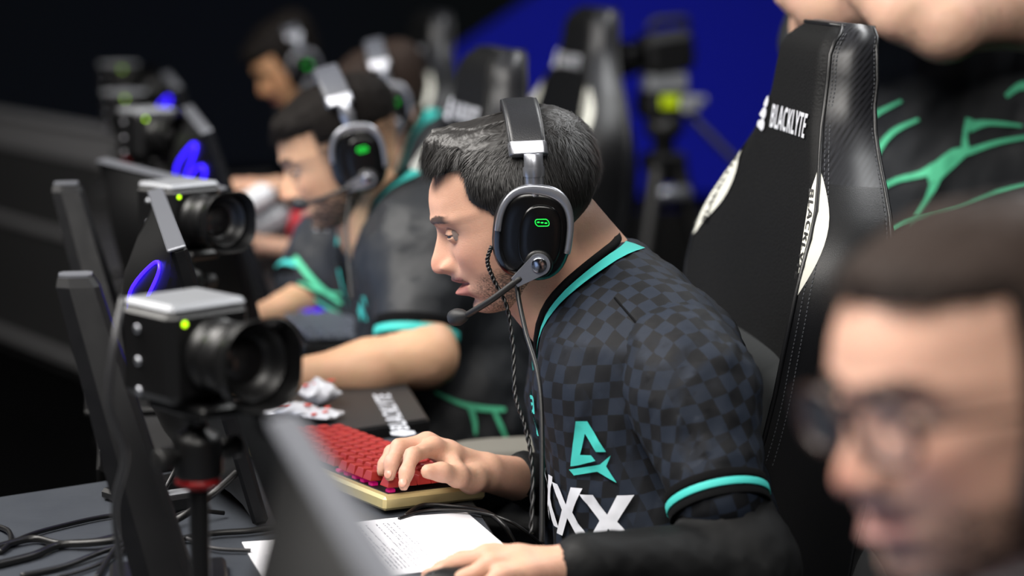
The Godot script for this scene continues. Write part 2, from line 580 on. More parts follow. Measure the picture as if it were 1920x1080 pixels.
# hair given as thickness in mm at a point of the head; the shell stands off the skin and strands lie on it
func make_head(mb: MB, hair: MB, xf: Transform3D, o: Dictionary, rows: int, cols: int, strands := 0) -> void:
	var to := func(q: Vector3) -> Vector3: return xf * Vector3(-q.x, q.y, q.z) 
	var grid := []
	var start := mb.v.size()
	var noise := FastNoiseLite.new()
	noise.seed = 7
	noise.frequency = 1.0
	noise.noise_type = FastNoiseLite.TYPE_SIMPLEX_SMOOTH
	var skin: Color = o.skin
	for r in rows + 1:
		var t := float(r) / rows
		var b := 133.0 - 212.0 * t
		var af := table(b, SKULL, 1)
		var ab := table(b, SKULL, 2)
		var w := table(b, SKULL, 3)
		for k in cols:
			var u := float(k) / cols * 2.0 - 1.0
			var phi := PI * (0.62 * u + 0.38 * u * u * u)          # denser in front
			var g := face_point(af, ab, w, b, phi, o)
			grid.append(g)
			mb.p(to.call(g * 0.001), Vector2(u, t), skin_colour(g, skin, o, noise))
	var bi := mb.i.size()
	for r in rows:
		for k in cols:
			var k2 := (k + 1) % cols
			mb.q(start + r * cols + k, start + r * cols + k2, start + (r + 1) * cols + k2, start + (r + 1) * cols + k)
	# outward check on one face of the back
	var acc := 0.0
	for k in range(bi, mb.i.size(), 30):
		acc += (mb.v[mb.i[k]] - xf.origin).dot((mb.v[mb.i[k + 2]] - mb.v[mb.i[k]]).cross(mb.v[mb.i[k + 1]] - mb.v[mb.i[k]]))
	var flip := acc < 0.0
	if flip:
		for k in range(bi, mb.i.size(), 3):
			var s := mb.i[k + 1]; mb.i[k + 1] = mb.i[k + 2]; mb.i[k + 2] = s
	# hair shell
	var hf: Callable = o.hair
	var thick := PackedFloat32Array()
	var hs := hair.v.size()
	var shell := PackedVector3Array()
	for q in grid.size():
		var g: Vector3 = grid[q]
		var n := Vector3(g.x + 5.0, g.y - 40.0, g.z).normalized()
		var th: float = hf.call(g)
		thick.append(th)
		var fr: float = o.get("freq", 0.16)
		var flow := Vector3(1.3, 0.14, 0.5).lerp(Vector3(0.14, 0.4, 1.3), smoothstep(75.0, 110.0, g.y)) * fr
		var rough := noise.get_noise_3d(g.x * flow.x * 0.5, g.y * flow.y * 0.5, g.z * flow.z * 0.5) * 0.22 + noise.get_noise_3d(g.x * flow.x * 2.2, g.y * flow.y * 2.0, g.z * flow.z * 2.2) * 0.14
		var lift: Vector3 = o.get("lift", Vector3.ZERO) * smoothstep(10.0, 90.0, g.x) * smoothstep(70.0, 115.0, g.y)
		var d: Vector3 = (n + lift).normalized()
		var hp := g + d * (th * (1.0 + rough) if th > 0.0 else -4.0)
		shell.append(hp)
		hair.p(to.call(hp * 0.001), Vector2.ZERO, o.get("hair_colour", Color.WHITE))
	for r in rows:
		for k in cols:
			var k2 := (k + 1) % cols
			var a := r * cols + k
			var b2 := r * cols + k2
			var c2 := (r + 1) * cols + k2
			var d2 := (r + 1) * cols + k
			if maxf(maxf(thick[a], thick[b2]), maxf(thick[c2], thick[d2])) <= 0.0: continue
			if flip: hair.q(hs + a, hs + d2, hs + c2, hs + b2)
			else: hair.q(hs + a, hs + b2, hs + c2, hs + d2)
	# strands
	if strands > 0:
		var rng := RandomNumberGenerator.new()
		rng.seed = 11
		var made := 0
		while made < strands:
			var q := rng.randi_range(0, grid.size() - 1)
			var g: Vector3 = grid[q]
			if thick[q] < 0.8 or g.z < -30.0 or g.x < -93.0: continue
			made += 1
			var n := Vector3(g.x + 5.0, g.y - 40.0, g.z).normalized()
			var top := smoothstep(70.0, 112.0, g.y)
			var comb := Vector3(0.15, -0.8, 0.1).lerp(Vector3(0.85, 0.25, 0.35 * signf(g.z)), top * smoothstep(-40.0, 10.0, g.x))
			comb = comb.lerp(Vector3(-0.3, 0.1, 0.1), top * smoothstep(-20.0, -70.0, g.x))
			comb += Vector3(rng.randfn(), rng.randfn(), rng.randfn()) * 0.11 + Vector3(0.0, 0.5, 0.6) * noise.get_noise_3d(g.x * 0.05, g.y * 0.05, g.z * 0.05)
			var tan := (comb - n * comb.dot(n)).normalized()
			var ln := clampf(thick[q] * 1.9, 4.0, 34.0) * rng.randf_range(0.6, 1.2)
			var base := shell[q].lerp(g, rng.randf_range(0.05, 0.4))
			var p1 := base + tan * ln * 0.5 + n * ln * rng.randf_range(0.02, 0.12)
			var p2 := base + tan * ln + n * ln * rng.randf_range(-0.14, 0.10)
			var wd := n.cross(tan).normalized() * (0.13 + 0.13 * smoothstep(2.0, 8.0, thick[q]))
			var col := Color.WHITE * rng.randf_range(0.6, 1.25)
			var s := hair.v.size()
			for pp in [base - wd, base + wd, p1 - wd, p1 + wd, p2]: hair.p(to.call(pp * 0.001), Vector2.ZERO, col)
			hair.q(s, s + 1, s + 3, s + 2)
			hair.t(s + 2, s + 3, s + 4)

func skin_colour(g: Vector3, skin: Color, o: Dictionary, noise: FastNoiseLite) -> Color:
	var c := skin
	var az := absf(g.z)
	var n1 := noise.get_noise_3d(g.x * 0.05, g.y * 0.05, g.z * 0.05)
	var n2 := noise.get_noise_3d(g.x * 0.9, g.y * 0.9, g.z * 0.9)
	c = c * (1.0 + 0.06 * n1 + 0.03 * n2)
	if g.x > 40.0:
		var red := 0.5 * bump(g.y + 2.0, 12.0) * bump(az, 16.0) + 0.35 * bump(g.y - 0.0, 20.0) * bump(az - 45.0, 18.0)
		c = c.lerp(Color(c.r * 1.02, c.g * 0.74, c.b * 0.72), red * o.get("flush", 1.0))
		# lips
		var m := smoothstep(26.0, 20.0, az) * smoothstep(-48.5, -46.0, g.y + az * az * 0.006) * smoothstep(-20.5, -23.5, g.y - az * 0.05)
		if g.x > 88.0 - az * 0.5: c = c.lerp(o.get("lips", Color(0.42, 0.16, 0.14)), m * 0.85)
		# eyebrows
		var line := 47.5 + 6.5 * sin(clampf((az - 10.0) / 38.0, 0.0, 1.0) * 2.3) - 0.03 * az
		var brow := smoothstep(5.4, 3.4, absf(g.y - line) + n2 * 1.6) * smoothstep(6.0, 11.0, az) * smoothstep(54.0, 44.0, az)
		c = c.lerp(Color(0.018, 0.013, 0.011), brow * 0.93)
		# lashes
		var dz := az - 31.0
		var lid: float = o.get("lid", 4.6)
		var top := lid * (1.0 - dz * dz / 200.0) - 0.05 * dz
		if absf(dz) < 14.5: c = c.lerp(Color(0.02, 0.014, 0.012), 0.9 * bump(g.y - 30.0 - top - 0.3, 1.2))
	# beard
	var beard: float = o.get("beard", 0.0)
	if beard > 0.0:
		var d := smoothstep(-14.0, -34.0, g.y) * smoothstep(-30.0, 10.0, g.x) * smoothstep(118.0, 60.0, g.x + 0.0 * az + (30.0 if g.y > -20.0 else 0.0))
		d *= 1.0 - 0.95 * bump(g.y + 36.0, 15.0) * bump(az - 0.0, 25.0)
		d *= smoothstep(-30.0, -46.0, g.y - (az - 20.0) * 0.75 * smoothstep(100.0, 70.0, g.x))
		var mou := bump(g.y + 20.0 + az * 0.3, 4.0) * smoothstep(31.0, 22.0, az) * smoothstep(2.0, 8.0, az) * smoothstep(60.0, 80.0, g.x)
		var goat := bump(g.y + 62.0, 12.0) * bump(az, 18.0) * smoothstep(60.0, 75.0, g.x)
		d = clampf(maxf(d, maxf(mou * 0.9, goat * o.get("goatee", 0.3))), 0.0, 1.0)
		c = c.lerp(Color(0.03, 0.024, 0.02), clampf(d * beard * (0.75 + 1.3 * n2 + 0.6 * noise.get_noise_3d(g.x * 2.1, g.y * 1.2, g.z * 2.1)), 0.0, 0.95))
	# cropped sides
	var crop = o.get("crop")
	if crop != null:
		var k: float = crop.call(g)
		if k > 0.0: c = c.lerp(Color(0.022, 0.018, 0.016), clampf(k * (0.85 + 0.7 * n2), 0.0, 0.97))
	c.a = 1.0
	return c

func eyes(parent: Node3D, xf: Transform3D, about: Vector3, gaze: Vector3, dark := Color(0.05, 0.028, 0.015)) -> void:
	for s in [-1.0, 1.0]:
		var mb := MB.new()
		var c := xf * Vector3(-0.0812, 0.030, 0.031 * s)
		var look := (xf.basis.orthonormalized() * gaze).normalized()
		var side := look.cross(Vector3.UP).normalized()
		var up := side.cross(look)
		var prof := []
		for j in 25:
			var a := -PI / 2 + PI * j / 24.0
			prof.append(Vector2(maxf(0.0127 * cos(a), 0.00001), 0.0127 * sin(a)))
		mb.lathe(Transform3D(Basis(side, look, up), c), prof, 24)
		for k in mb.v.size():
			var ang := (mb.v[k] - c).normalized().angle_to(look)
			mb.c[k] = Color(0.004, 0.004, 0.004) if ang < 0.22 else (dark if ang < 0.66 else Color(0.24, 0.19, 0.17))
		obj("eye", mb, M.eye, parent, about)

# ---------------------------------------------------------------- hands: each finger its own chain of joints rooted in the palm
func hand_from(bd: Body, wrist: Vector3, fingers: Array, thumb: Array, r := 0.0078) -> void:
	bd.k = 0.007
	for f in fingers.size():
		var j: Array = fingers[f]
		var s: float = [1.0, 1.04, 0.98, 0.86][f]
		bd.cap(wrist.lerp(j[0], 0.08), j[0], 0.0175, 0.0118 * s)
		bd.chain(j, [0.0108 * s, r * 1.06 * s, r * 0.95 * s, r * 0.8 * s])
	for f in fingers.size() - 1: bd.cap(fingers[f][0].lerp(wrist, 0.35), fingers[f + 1][0].lerp(wrist, 0.35), 0.0135)
	bd.cap(wrist, thumb[0], 0.018, 0.0165)
	bd.chain(thumb, [0.0165, 0.0118, 0.0105, 0.0088])
	bd.cap(thumb[1], fingers[0][0].lerp(wrist, 0.3), 0.010, 0.0115)

func relaxed_hand(bd: Body, wrist: Vector3, fwd: Vector3, back: Vector3, thumbward: Vector3, curl := 0.45, size := 1.0) -> void:
	fwd = fwd.normalized()
	back = (back - fwd * back.dot(fwd)).normalized()
	var lat := (thumbward - fwd * thumbward.dot(fwd) - back * thumbward.dot(back)).normalized()
	var fingers := []
	for f in 4:
		var base: Vector3 = wrist + (fwd * [0.088, 0.09, 0.085, 0.076][f] + lat * [0.027, 0.008, -0.011, -0.029][f] + back * [0.004, 0.007, 0.005, 0.0][f]) * size
		var pts := [base]
		var ang := -0.05
		var spread: Vector3 = lat * [0.12, 0.03, -0.06, -0.16][f]
		for s in 3:
			ang += curl * [0.6, 1.0, 0.8][s]
			var ln: float = [[0.042, 0.025, 0.020], [0.046, 0.029, 0.021], [0.043, 0.027, 0.020], [0.033, 0.020, 0.018]][f][s] * size
			pts.append(pts[-1] + ((fwd + spread).normalized() * cos(ang) - back * sin(ang)) * ln)
		fingers.append(pts)
	var t0 := wrist + (fwd * 0.028 + lat * 0.026 - back * 0.006) * size
	var td := (fwd * 0.75 + lat * 0.65 - back * 0.25).normalized()
	hand_from(bd, wrist, fingers, [t0, t0 + td * 0.042 * size, t0 + (td * 0.042 + (td + fwd * 0.35).normalized() * 0.032) * size, t0 + (td * 0.042 + (td + fwd * 0.5).normalized() * 0.056) * size])

# ---------------------------------------------------------------- headset: metres, origin between the ears, -x forward, +z left ear
func cup_ring(cx: float, cy: float, rx: float, ry: float, z: float, side: float, tilt: float, n := 40) -> Array:
	var out := []
	for k in n:
		var a := TAU * k / n
		var x := signf(cos(a)) * pow(absf(cos(a)), 0.76) * rx
		var y := signf(sin(a)) * pow(absf(sin(a)), 0.76) * ry
		var q := Vector2(x, y).rotated(tilt)
		out.append(Vector3(cx + q.x, cy + q.y, z * side))
	return out

func make_headset(label: String, xf: Transform3D, band: Material, mic := true, wide := 1.0, raise := 0.0) -> Node3D:
	var t := thing("headset", label, "headset", xf.origin, xf.basis, "gaming headsets worn at the desks")
	# band
	var frames := []
	var n := 40
	for k in n + 1:
		var a := lerpf(-1.42, 1.42, float(k) / n)
		var c := Vector3(-0.006 * cos(a), 0.064 + 0.076 * pow(absf(cos(a)), 0.85), 0.094 * wide * sin(a) / sin(1.42))
		frames.append(c)
	var fr := []
	for k in n + 1:
		var d: Vector3 = (frames[mini(n, k + 1)] - frames[maxi(0, k - 1)]).normalized()
		var x := Vector3(-1, 0, 0)
		var y := d.cross(x).normalized()
		if y.dot(frames[k] - Vector3(0, 0.03, 0)) < 0: y = -y
		fr.append(Transform3D(Basis(x, y, d), frames[k]))
	var prof := PackedVector2Array()
	for q in [[-21, -4], [-20.5, 2], [-18.5, 4.5], [-15, 5.6], [15, 5.6], [18.5, 4.5], [20.5, 2], [21, -4], [18, -6.5], [8, -8], [-8, -8], [-18, -6.5]]: prof.append(Vector2(q[0], q[1]) * 0.001)
	var mb := MB.new()
	mb.sweep(fr.slice(3, n - 2), prof)
	var hb := obj("headband", mb, band, t)
	mb = MB.new()
	for s in [-1.0, 1.0]:
		var path := []
		for k in range(3, n - 2): path.append(fr[k] * Vector3(0.0197 * s, 0.0036, 0))
		mb.tube(path, 0.0011, 6)
	obj("piping", mb, M.piping, hb)
	for s in [-1.0, 1.0]:
		mb = MB.new()
		var e: Transform3D = fr[3] if s < 0 else fr[n - 3]
		mb.sweep([e * Transform3D(Basis(), Vector3(0, 0, -0.007 * s)), e * Transform3D(Basis().scaled(Vector3(1.06, 1.15, 1)), Vector3(0, 0, -0.006 * s)), e * Transform3D(Basis().scaled(Vector3(1.06, 1.15, 1)), Vector3(0, 0, 0.008 * s)), e * Transform3D(Basis().scaled(Vector3(0.9, 0.8, 1)), Vector3(0, 0, 0.009 * s))], prof)
		obj("band_clamp", mb, M.silver, t)
		mb = MB.new()
		var zc: float = 0.1 * s * wide
		mb.lathe(Transform3D(Basis(), Vector3(0.003, 0.07, zc * 0.985)), [Vector2(0.0001, -0.028), Vector2(0.0115, -0.028), Vector2(0.0108, -0.02), Vector2(0.0108, -0.006), Vector2(0.0122, -0.005), Vector2(0.0122, 0.004), Vector2(0.0108, 0.006), Vector2(0.0108, 0.02), Vector2(0.0001, 0.02)], 20)
		obj("slider_post", mb, M.silver, t)
		var tilt := -0.14
		var z0 := (0.068 + 0.02 * (wide - 1.0)) * 1.0
		mb = MB.new()
		var rs := []
		for q in [[0.0, 0.80], [0.003, 0.93], [0.009, 0.985], [0.016, 0.985], [0.021, 0.93], [0.022, 0.8]]: rs.append(cup_ring(0, 0, 0.0455 * q[1], 0.0555 * q[1], z0 + q[0], s, tilt))
		mb.rings(rs)
		obj("ear_pad", mb, M.pad, t)
		mb = MB.new()
		rs = []
		for q in [[0.019, 0.9], [0.021, 0.975], [0.029, 0.99], [0.033, 0.97], [0.038, 0.9], [0.0405, 0.84], [0.042, 0.76], [0.0425, 0.55], [0.0427, 0.2]]: rs.append(cup_ring(0, 0, 0.0445 * q[1], 0.0545 * q[1], z0 + q[0], s, tilt))
		mb.rings(rs)
		var cup := obj("ear_cup", mb, M.gloss_black, t)
		# raised centre panel
		mb = MB.new()
		rs = []
		for q in [[0.0405, 1.06], [0.0438, 1.03], [0.0452, 0.95], [0.0455, 0.6], [0.0456, 0.2]]: rs.append(cup_ring(0.007, -0.003, 0.0235 * q[1], 0.035 * q[1], z0 + q[0], s, tilt))
		mb.rings(rs)
		obj("centre_panel", mb, M.gloss_black, cup)
		# yoke
		var ring := cup_ring(0, 0, 0.0405, 0.0505, z0 + 0.0385, s, tilt, 72)
		var path := []
		for k in range(-3, 37): path.append(ring[(k + 72) % 72])
		var yf := []
		for k in path.size():
			var d: Vector3 = (path[mini(path.size() - 1, k + 1)] - path[maxi(0, k - 1)]).normalized()
			var zz := Vector3(0, 0, s)
			var w := 1.0 + 0.75 * bump(float(k) - 18.0, 8.0)
			yf.append(Transform3D(Basis(d.cross(zz) * w, zz, d), path[k]))
		var yp := PackedVector2Array()
		for q in [[-3.6, -3], [-3.6, 2.6], [-2.2, 4.2], [2.2, 4.2], [3.6, 2.6], [3.6, -3]]: yp.append(Vector2(q[0], q[1]) * 0.001)
		mb = MB.new()
		mb.sweep(yf, yp)
		obj("yoke", mb, M.silver, t)
		# indicator
		mb = MB.new()
		var pill := []
		for k in 28:
			var a := TAU * k / 28
			pill.append(Vector3(0.0095 + 0.0042 * signf(cos(a)) + cos(a) * 0.0036, 0.0135 + sin(a) * 0.0038 - 0.0012 * cos(a), s * (z0 + 0.0461)))
		mb.tube(pill, 0.0004, 5, true)
		var led := obj("indicator_ring", mb, M.green, cup)
		mb = MB.new()
		for k in 3: mb.box(Transform3D(Basis(), Vector3(0.0053 + k * 0.0042, 0.0141 - k * 0.0006, s * (z0 + 0.046))), Vector3(0.003, 0.0014, 0.001), 0.0004)
		obj("indicator_bars", mb, M.green, led)
		if s > 0 and mic:
			var piv := Vector3(0.004, -0.033, z0 + 0.049)
			mb = MB.new()
			mb.lathe(Transform3D(Basis(Vector3(1, 0, 0), PI / 2), piv - Vector3(0, 0, 0.004)), [Vector2(0.0001, -0.004), Vector2(0.0165, -0.004), Vector2(0.0165, 0.0), Vector2(0.014, 0.003), Vector2(0.0001, 0.003)], 24)
			obj("microphone_pivot", mb, M.satin_black, t)
			var rot := Basis(Vector3(0, 0, 1), -raise)
			var rod := piv + rot * (Vector3(-0.024, -0.052, piv.z + 0.002) - piv)
			mb = MB.new()
			var dd := Vector2(rod.x - piv.x, rod.y - piv.y).normalized()
			var nn := dd.orthogonal()
			var outl := PackedVector2Array()
			for k in 13:
				var a := PI * k / 12.0 
				var q := Vector2(piv.x, piv.y) + nn * cos(a) * 0.0125 - dd * sin(a) * 0.0125
				outl.append(q)
			outl.append(Vector2(rod.x, rod.y) - nn * 0.006)
			outl.append(Vector2(rod.x, rod.y) + nn * 0.006)
			mb.prism(Transform3D(Basis(), Vector3(0, 0, piv.z + 0.002)), outl, 0.005)
			var lever := obj("microphone_lever", mb, M.silver, t)
			mb = MB.new()
			mb.lathe(Transform3D(Basis(Vector3(1, 0, 0), PI / 2), piv + Vector3(0, 0, 0.0055)), [Vector2(0.0001, -0.003), Vector2(0.0088, -0.003), Vector2(0.0088, 0.001), Vector2(0.0078, 0.002), Vector2(0.0001, 0.0022)], 24)
			obj("pivot_cap", mb, M.chrome, lever)
			mb = MB.new()
			var tip := piv + rot * (Vector3(-0.079, -0.093, 0.085) - piv)
			var bp := curve([rod.lerp(piv, 0.25), rod, piv + rot * (Vector3(-0.052, -0.0735, 0.108) - piv), tip], 7)
			mb.tube(bp, 0.0037, 10)
			obj("microphone_boom", mb, M.rubber, t)
			mb = MB.new()
			var md := (rot * Vector3(-0.012, -0.004, -0.012)).normalized()
			var fr2 := []
			var side := md.cross(Vector3.UP).normalized()
			var upv := side.cross(md)
			for q in [[-0.003, 0.35, 0.35], [0.0, 0.6, 0.5], [0.006, 1.0, 0.8], [0.014, 1.1, 1.0], [0.022, 0.95, 0.85], [0.026, 0.4, 0.4]]: fr2.append(Transform3D(Basis(side * 0.0095 * q[1], upv * 0.0105 * q[2], md), tip + md * q[0]))
			var mp := PackedVector2Array()
			for k in 12: mp.append(Vector2.from_angle(TAU * k / 12.0 + 0.2))
			mb.sweep(fr2, mp)
			obj("microphone", mb, M.foam, t)
	return t

# ---------------------------------------------------------------- materials
var M := {}
func checker(a: Color, b: Color) -> ImageTexture:
	var im := Image.create(128, 128, false, Image.FORMAT_RGB8)
	var rng := RandomNumberGenerator.new()
	rng.seed = 3
	for y in 128:
		for x in 128:
			var on := (x < 64) != (y < 64)
			var c := b if on else a
			var g := 1.0 + (0.10 if (x + y) % 4 < 2 else -0.10) + rng.randf_range(-0.07, 0.07)
			im.set_pixel(x, y, Color(c.r * g, c.g * g, c.b * g))
	return ImageTexture.create_from_image(im)

func weave() -> ImageTexture:
	var im := Image.create(64, 64, false, Image.FORMAT_RGB8)
	for y in 64:
		for x in 64:
			var s := (x + y) % 32
			var k := 0.06 + 0.13 * sin(float(s) / 32.0 * PI) + 0.02 * ((x * 7 + y * 3) % 5) / 5.0
			if s < 3: k = 0.03
			im.set_pixel(x, y, Color(k, k * 1.02, k * 1.05))
	return ImageTexture.create_from_image(im)

func page() -> ImageTexture:
	var im := Image.create(384, 512, false, Image.FORMAT_RGB8)
	im.fill(Color(0.93, 0.93, 0.95))
	var rng := RandomNumberGenerator.new()
	rng.seed = 21
	var line := 34
	var n := 0
	while line < 330:
		var x := 36
		var last := 350 if n % 4 != 3 else 200
		if n in [0, 5]: last = 170
		while x < last:
			var w := rng.randi_range(9, 34)
			for cx in range(x, mini(x + w, last), 4):
				if rng.randf() < 0.85: im.fill_rect(Rect2i(cx, line + rng.randi_range(0, 2), 3, 5), Color(0.3, 0.3, 0.34) if n < 12 else Color(0.72, 0.72, 0.75))
			x += w + 7
		line += 14 if n not in [0, 5, 9] else 24
		n += 1
	return ImageTexture.create_from_image(im)

func materials() -> void:
	var pores := noise_tex(0.12, 256, true, 3.0)
	var cloth := noise_tex(0.2, 256, true, 4.0, Color.BLACK, Color.WHITE, 5)
	M.skin = mat(Color.WHITE, 0.52, 0.0, {"vertex_color_use_as_albedo": true, "metallic_specular": 0.42, "normal_enabled": true, "normal_texture": pores, "normal_scale": 0.25, "uv1_triplanar": true, "uv1_scale": Vector3.ONE * 14.0, "subsurf_scatter_enabled": true, "subsurf_scatter_strength": 0.12})
	M.eye = mat(Color.WHITE, 0.12, 0.0, {"vertex_color_use_as_albedo": true})
	M.hair = mat(Color(0.085, 0.076, 0.072), 0.5, 0.0, {"vertex_color_use_as_albedo": true, "metallic_specular": 0.55})
	M.brown_hair = mat(Color(0.155, 0.115, 0.095), 0.7, 0.0, {"metallic_specular": 0.3, "vertex_color_use_as_albedo": true})
	M.soft_hair = mat(Color(0.075, 0.062, 0.056), 0.75, 0.0, {"vertex_color_use_as_albedo": true, "metallic_specular": 0.25})
	M.jersey = mat(Color.WHITE, 0.72, 0.0, {"albedo_texture": checker(Color(0.038, 0.046, 0.062), Color(0.102, 0.132, 0.182)), "uv1_triplanar": true, "uv1_scale": Vector3.ONE * 29.0, "uv1_triplanar_sharpness": 6.0, "metallic_specular": 0.35})
	M.shirt = mat(Color(0.065, 0.08, 0.10), 0.6, 0.0, {"metallic_specular": 0.5, "normal_enabled": true, "normal_texture": cloth, "normal_scale": 0.12, "uv1_triplanar": true, "uv1_scale": Vector3.ONE * 16.0})
	M.base_layer = mat(Color(0.042, 0.046, 0.052), 0.62, 0.0, {"metallic_specular": 0.35})
	M.trousers = mat(Color(0.05, 0.052, 0.058), 0.85)
	M.teal = mat(Color(0.22, 0.72, 0.69), 0.7)
	M.green_print = mat(Color(0.32, 0.76, 0.58), 0.7)
	M.white_print = mat(Color(0.80, 0.81, 0.84), 0.6)
	M.black_print = mat(Color(0.06, 0.06, 0.065), 0.6)
	M.rib = mat(Color(0.022, 0.024, 0.03), 0.85, 0.0, {"metallic_specular": 0.25})
	M.silver = mat(Color(0.66, 0.67, 0.70), 0.33, 0.85)
	M.chrome = mat(Color(0.75, 0.76, 0.79), 0.14, 1.0)
	M.gloss_black = mat(Color(0.028, 0.028, 0.032), 0.22)
	M.satin_black = mat(Color(0.05, 0.05, 0.055), 0.4)
	M.pad = mat(Color(0.045, 0.045, 0.05), 0.6)
	M.band_leather = mat(Color(0.115, 0.12, 0.135), 0.42, 0.0, {"normal_enabled": true, "normal_texture": pores, "normal_scale": 0.35, "uv1_triplanar": true, "uv1_scale": Vector3.ONE * 20.0})
	M.piping = mat(Color(0.16, 0.165, 0.18), 0.45)
	M.rubber = mat(Color(0.04, 0.04, 0.043), 0.55)
	M.foam = mat(Color(0.10, 0.105, 0.115), 0.6)
	M.green = glow(Color(0.1, 1.0, 0.3), 1.0)
	M.cable = mat(Color(0.05, 0.05, 0.053), 0.42)
	M.grey_cable = mat(Color(0.20, 0.20, 0.21), 0.45)
	M.plastic = mat(Color(0.05, 0.053, 0.065), 0.6, 0.0, {"metallic_specular": 0.3, "roughness_texture": noise_tex(0.05, 128, false, 1.0, Color(0.7, 0.7, 0.7), Color.WHITE), "uv1_triplanar": true, "uv1_scale": Vector3.ONE * 5.0})
	M.dark_plastic = mat(Color(0.04, 0.041, 0.046), 0.4)
	M.light_edge = mat(Color(0.50, 0.51, 0.54), 0.35, 0.5)
	M.led_line = glow(Color(0.2, 0.1, 1.0), 3.5)
	M.screen = mat(Color(0.03, 0.03, 0.035), 0.25, 0.0, {"emission_enabled": true, "emission": Color(0.55, 0.62, 0.75), "emission_energy_multiplier": 0.02})
	M.lens = mat(Color(0.015, 0.012, 0.02), 0.04, 0.0, {"clearcoat_enabled": true})
	M.camera_top = mat(Color(0.55, 0.56, 0.58), 0.42, 0.3)
	M.yellow_led = glow(Color(0.75, 1.0, 0.05), 2.6)
	M.red_ring = mat(Color(0.55, 0.03, 0.05), 0.4)
	M.desk = mat(Color(0.25, 0.265, 0.29), 0.38, 0.0, {"roughness_texture": noise_tex(0.02, 256, false, 1.0, Color(0.75, 0.75, 0.75), Color.WHITE, 9), "uv1_triplanar": true, "uv1_scale": Vector3.ONE * 3.0})
	M.dark_desk = mat(Color(0.13, 0.13, 0.135), 0.5)
	M.desk_edge = mat(Color(0.05, 0.05, 0.055), 0.5)
	M.desk_leg = mat(Color(0.06, 0.06, 0.065), 0.45, 0.4)
	M.gold = mat(Color(0.84, 0.77, 0.55), 0.4, 0.4)
	M.red_key = mat(Color(0.60, 0.15, 0.13), 0.5)
	M.grey_key = mat(Color(0.30, 0.32, 0.36), 0.5)
	M.purple_key = glow(Color(0.25, 0.05, 0.75), 0.5)
	M.key_plate = mat(Color(0.03, 0.03, 0.033), 0.5)
	M.pink_led = glow(Color(0.8, 0.05, 0.45), 0.25)
	M.paper = mat(Color(0.93, 0.93, 0.95), 0.8)
	M.page = mat(Color.WHITE, 0.8, 0.0, {"albedo_texture": page()})
	M.seat_front = mat(Color(0.040, 0.043, 0.048), 0.66, 0.0, {"metallic_specular": 0.3, "normal_enabled": true, "normal_texture": cloth, "normal_scale": 0.3, "uv1_triplanar": true, "uv1_scale": Vector3.ONE * 5.0})
	M.leather = mat(Color(0.05, 0.053, 0.062), 0.4, 0.0, {"normal_enabled": true, "normal_texture": pores, "normal_scale": 0.3, "uv1_triplanar": true, "uv1_scale": Vector3.ONE * 24.0})
	M.carbon = mat(Color(0.85, 0.85, 0.9), 0.36, 0.0, {"albedo_texture": weave(), "uv1_triplanar": true, "uv1_scale": Vector3.ONE * 62.0})
	M.quilt = mat(Color(0.10, 0.115, 0.125), 0.8)
	M.cream = mat(Color(0.84, 0.84, 0.80), 0.55)
	M.thread = mat(Color(0.24, 0.25, 0.27), 0.6)
	M.armrest = mat(Color(0.42, 0.41, 0.38), 0.75)
	M.floor = mat(Color(0.02, 0.021, 0.024), 0.9, 0.0, {"metallic_specular": 0.12, "roughness_texture": noise_tex(0.02, 128, false, 1.0, Color(0.7, 0.7, 0.7), Color.WHITE, 4), "uv1_triplanar": true, "uv1_scale": Vector3.ONE})
	M.wall = mat(Color(0.10, 0.13, 0.15), 0.95)
	M.barrier = mat(Color(0.14, 0.142, 0.148), 0.8)
	M.barrier_top = mat(Color(0.42, 0.42, 0.43), 0.7)
	M.blue = mat(Color(0.10, 0.16, 0.75), 0.85)
	M.tripod = mat(Color(0.05, 0.05, 0.055), 0.45, 0.3)
	M.sticker = mat(Color(0.75, 0.85, 0.05), 0.5)
	M.white_plastic = mat(Color(0.82, 0.83, 0.85), 0.35)
	M.red_cloth = mat(Color(0.62, 0.05, 0.12), 0.6)
	M.wrap = mat(Color(0.74, 0.74, 0.76), 0.25)
	M.wrap_red = mat(Color(0.75, 0.25, 0.20), 0.4)
	M.glass = mat(Color(0.9, 0.93, 1.0, 0.03), 0.03, 0.0, {"metallic_specular": 0.3, "transparency": BaseMaterial3D.TRANSPARENCY_ALPHA})
	M.tortoise = mat(Color(0.20, 0.13, 0.10), 0.25)
	M.lamp = glow(Color(1.0, 0.97, 0.93), 3.0)
	M.blue_lamp = glow(Color(0.1, 0.15, 1.0), 3.0)

# ---------------------------------------------------------------- lights
func soft_light(label: String, where: Vector3, target: Vector3, size: Vector2, energy: float, colour: Color, glass: Material) -> void:
	var dir := (target - where).normalized()
	var b := Basis.looking_at(dir, Vector3.UP if absf(dir.y) < 0.98 else Vector3.RIGHT)
	var t := thing("stage_light", label, "stage light", where, b)
	var mb := MB.new()
	mb.box(Transform3D(Basis(), Vector3(0, 0, 0.06)), Vector3(size.x + 0.06, size.y + 0.06, 0.1), 0.01)
	obj("housing", mb, M.dark_plastic, t)
	mb = MB.new()
	mb.box(Transform3D(Basis(), Vector3(0, 0, 0.006)), Vector3(size.x, size.y, 0.01), 0.002)
	obj("diffuser", mb, glass, t)
	var l := AreaLight3D.new()
	l.area_size = size
	l.light_color = colour
	l.light_energy = energy
	l.area_range = 30.0
	l.shadow_enabled = true
	t.add_child(l)
	l.position = Vector3(0, 0, -0.01)

# ---------------------------------------------------------------- furniture
func flat(y: float) -> Transform3D:      # polygon (x, -z) lying flat
	return Transform3D(Basis(Vector3(1, 0, 0), Vector3(0, 0, -1), Vector3(0, 1, 0)), Vector3(0, y, 0))

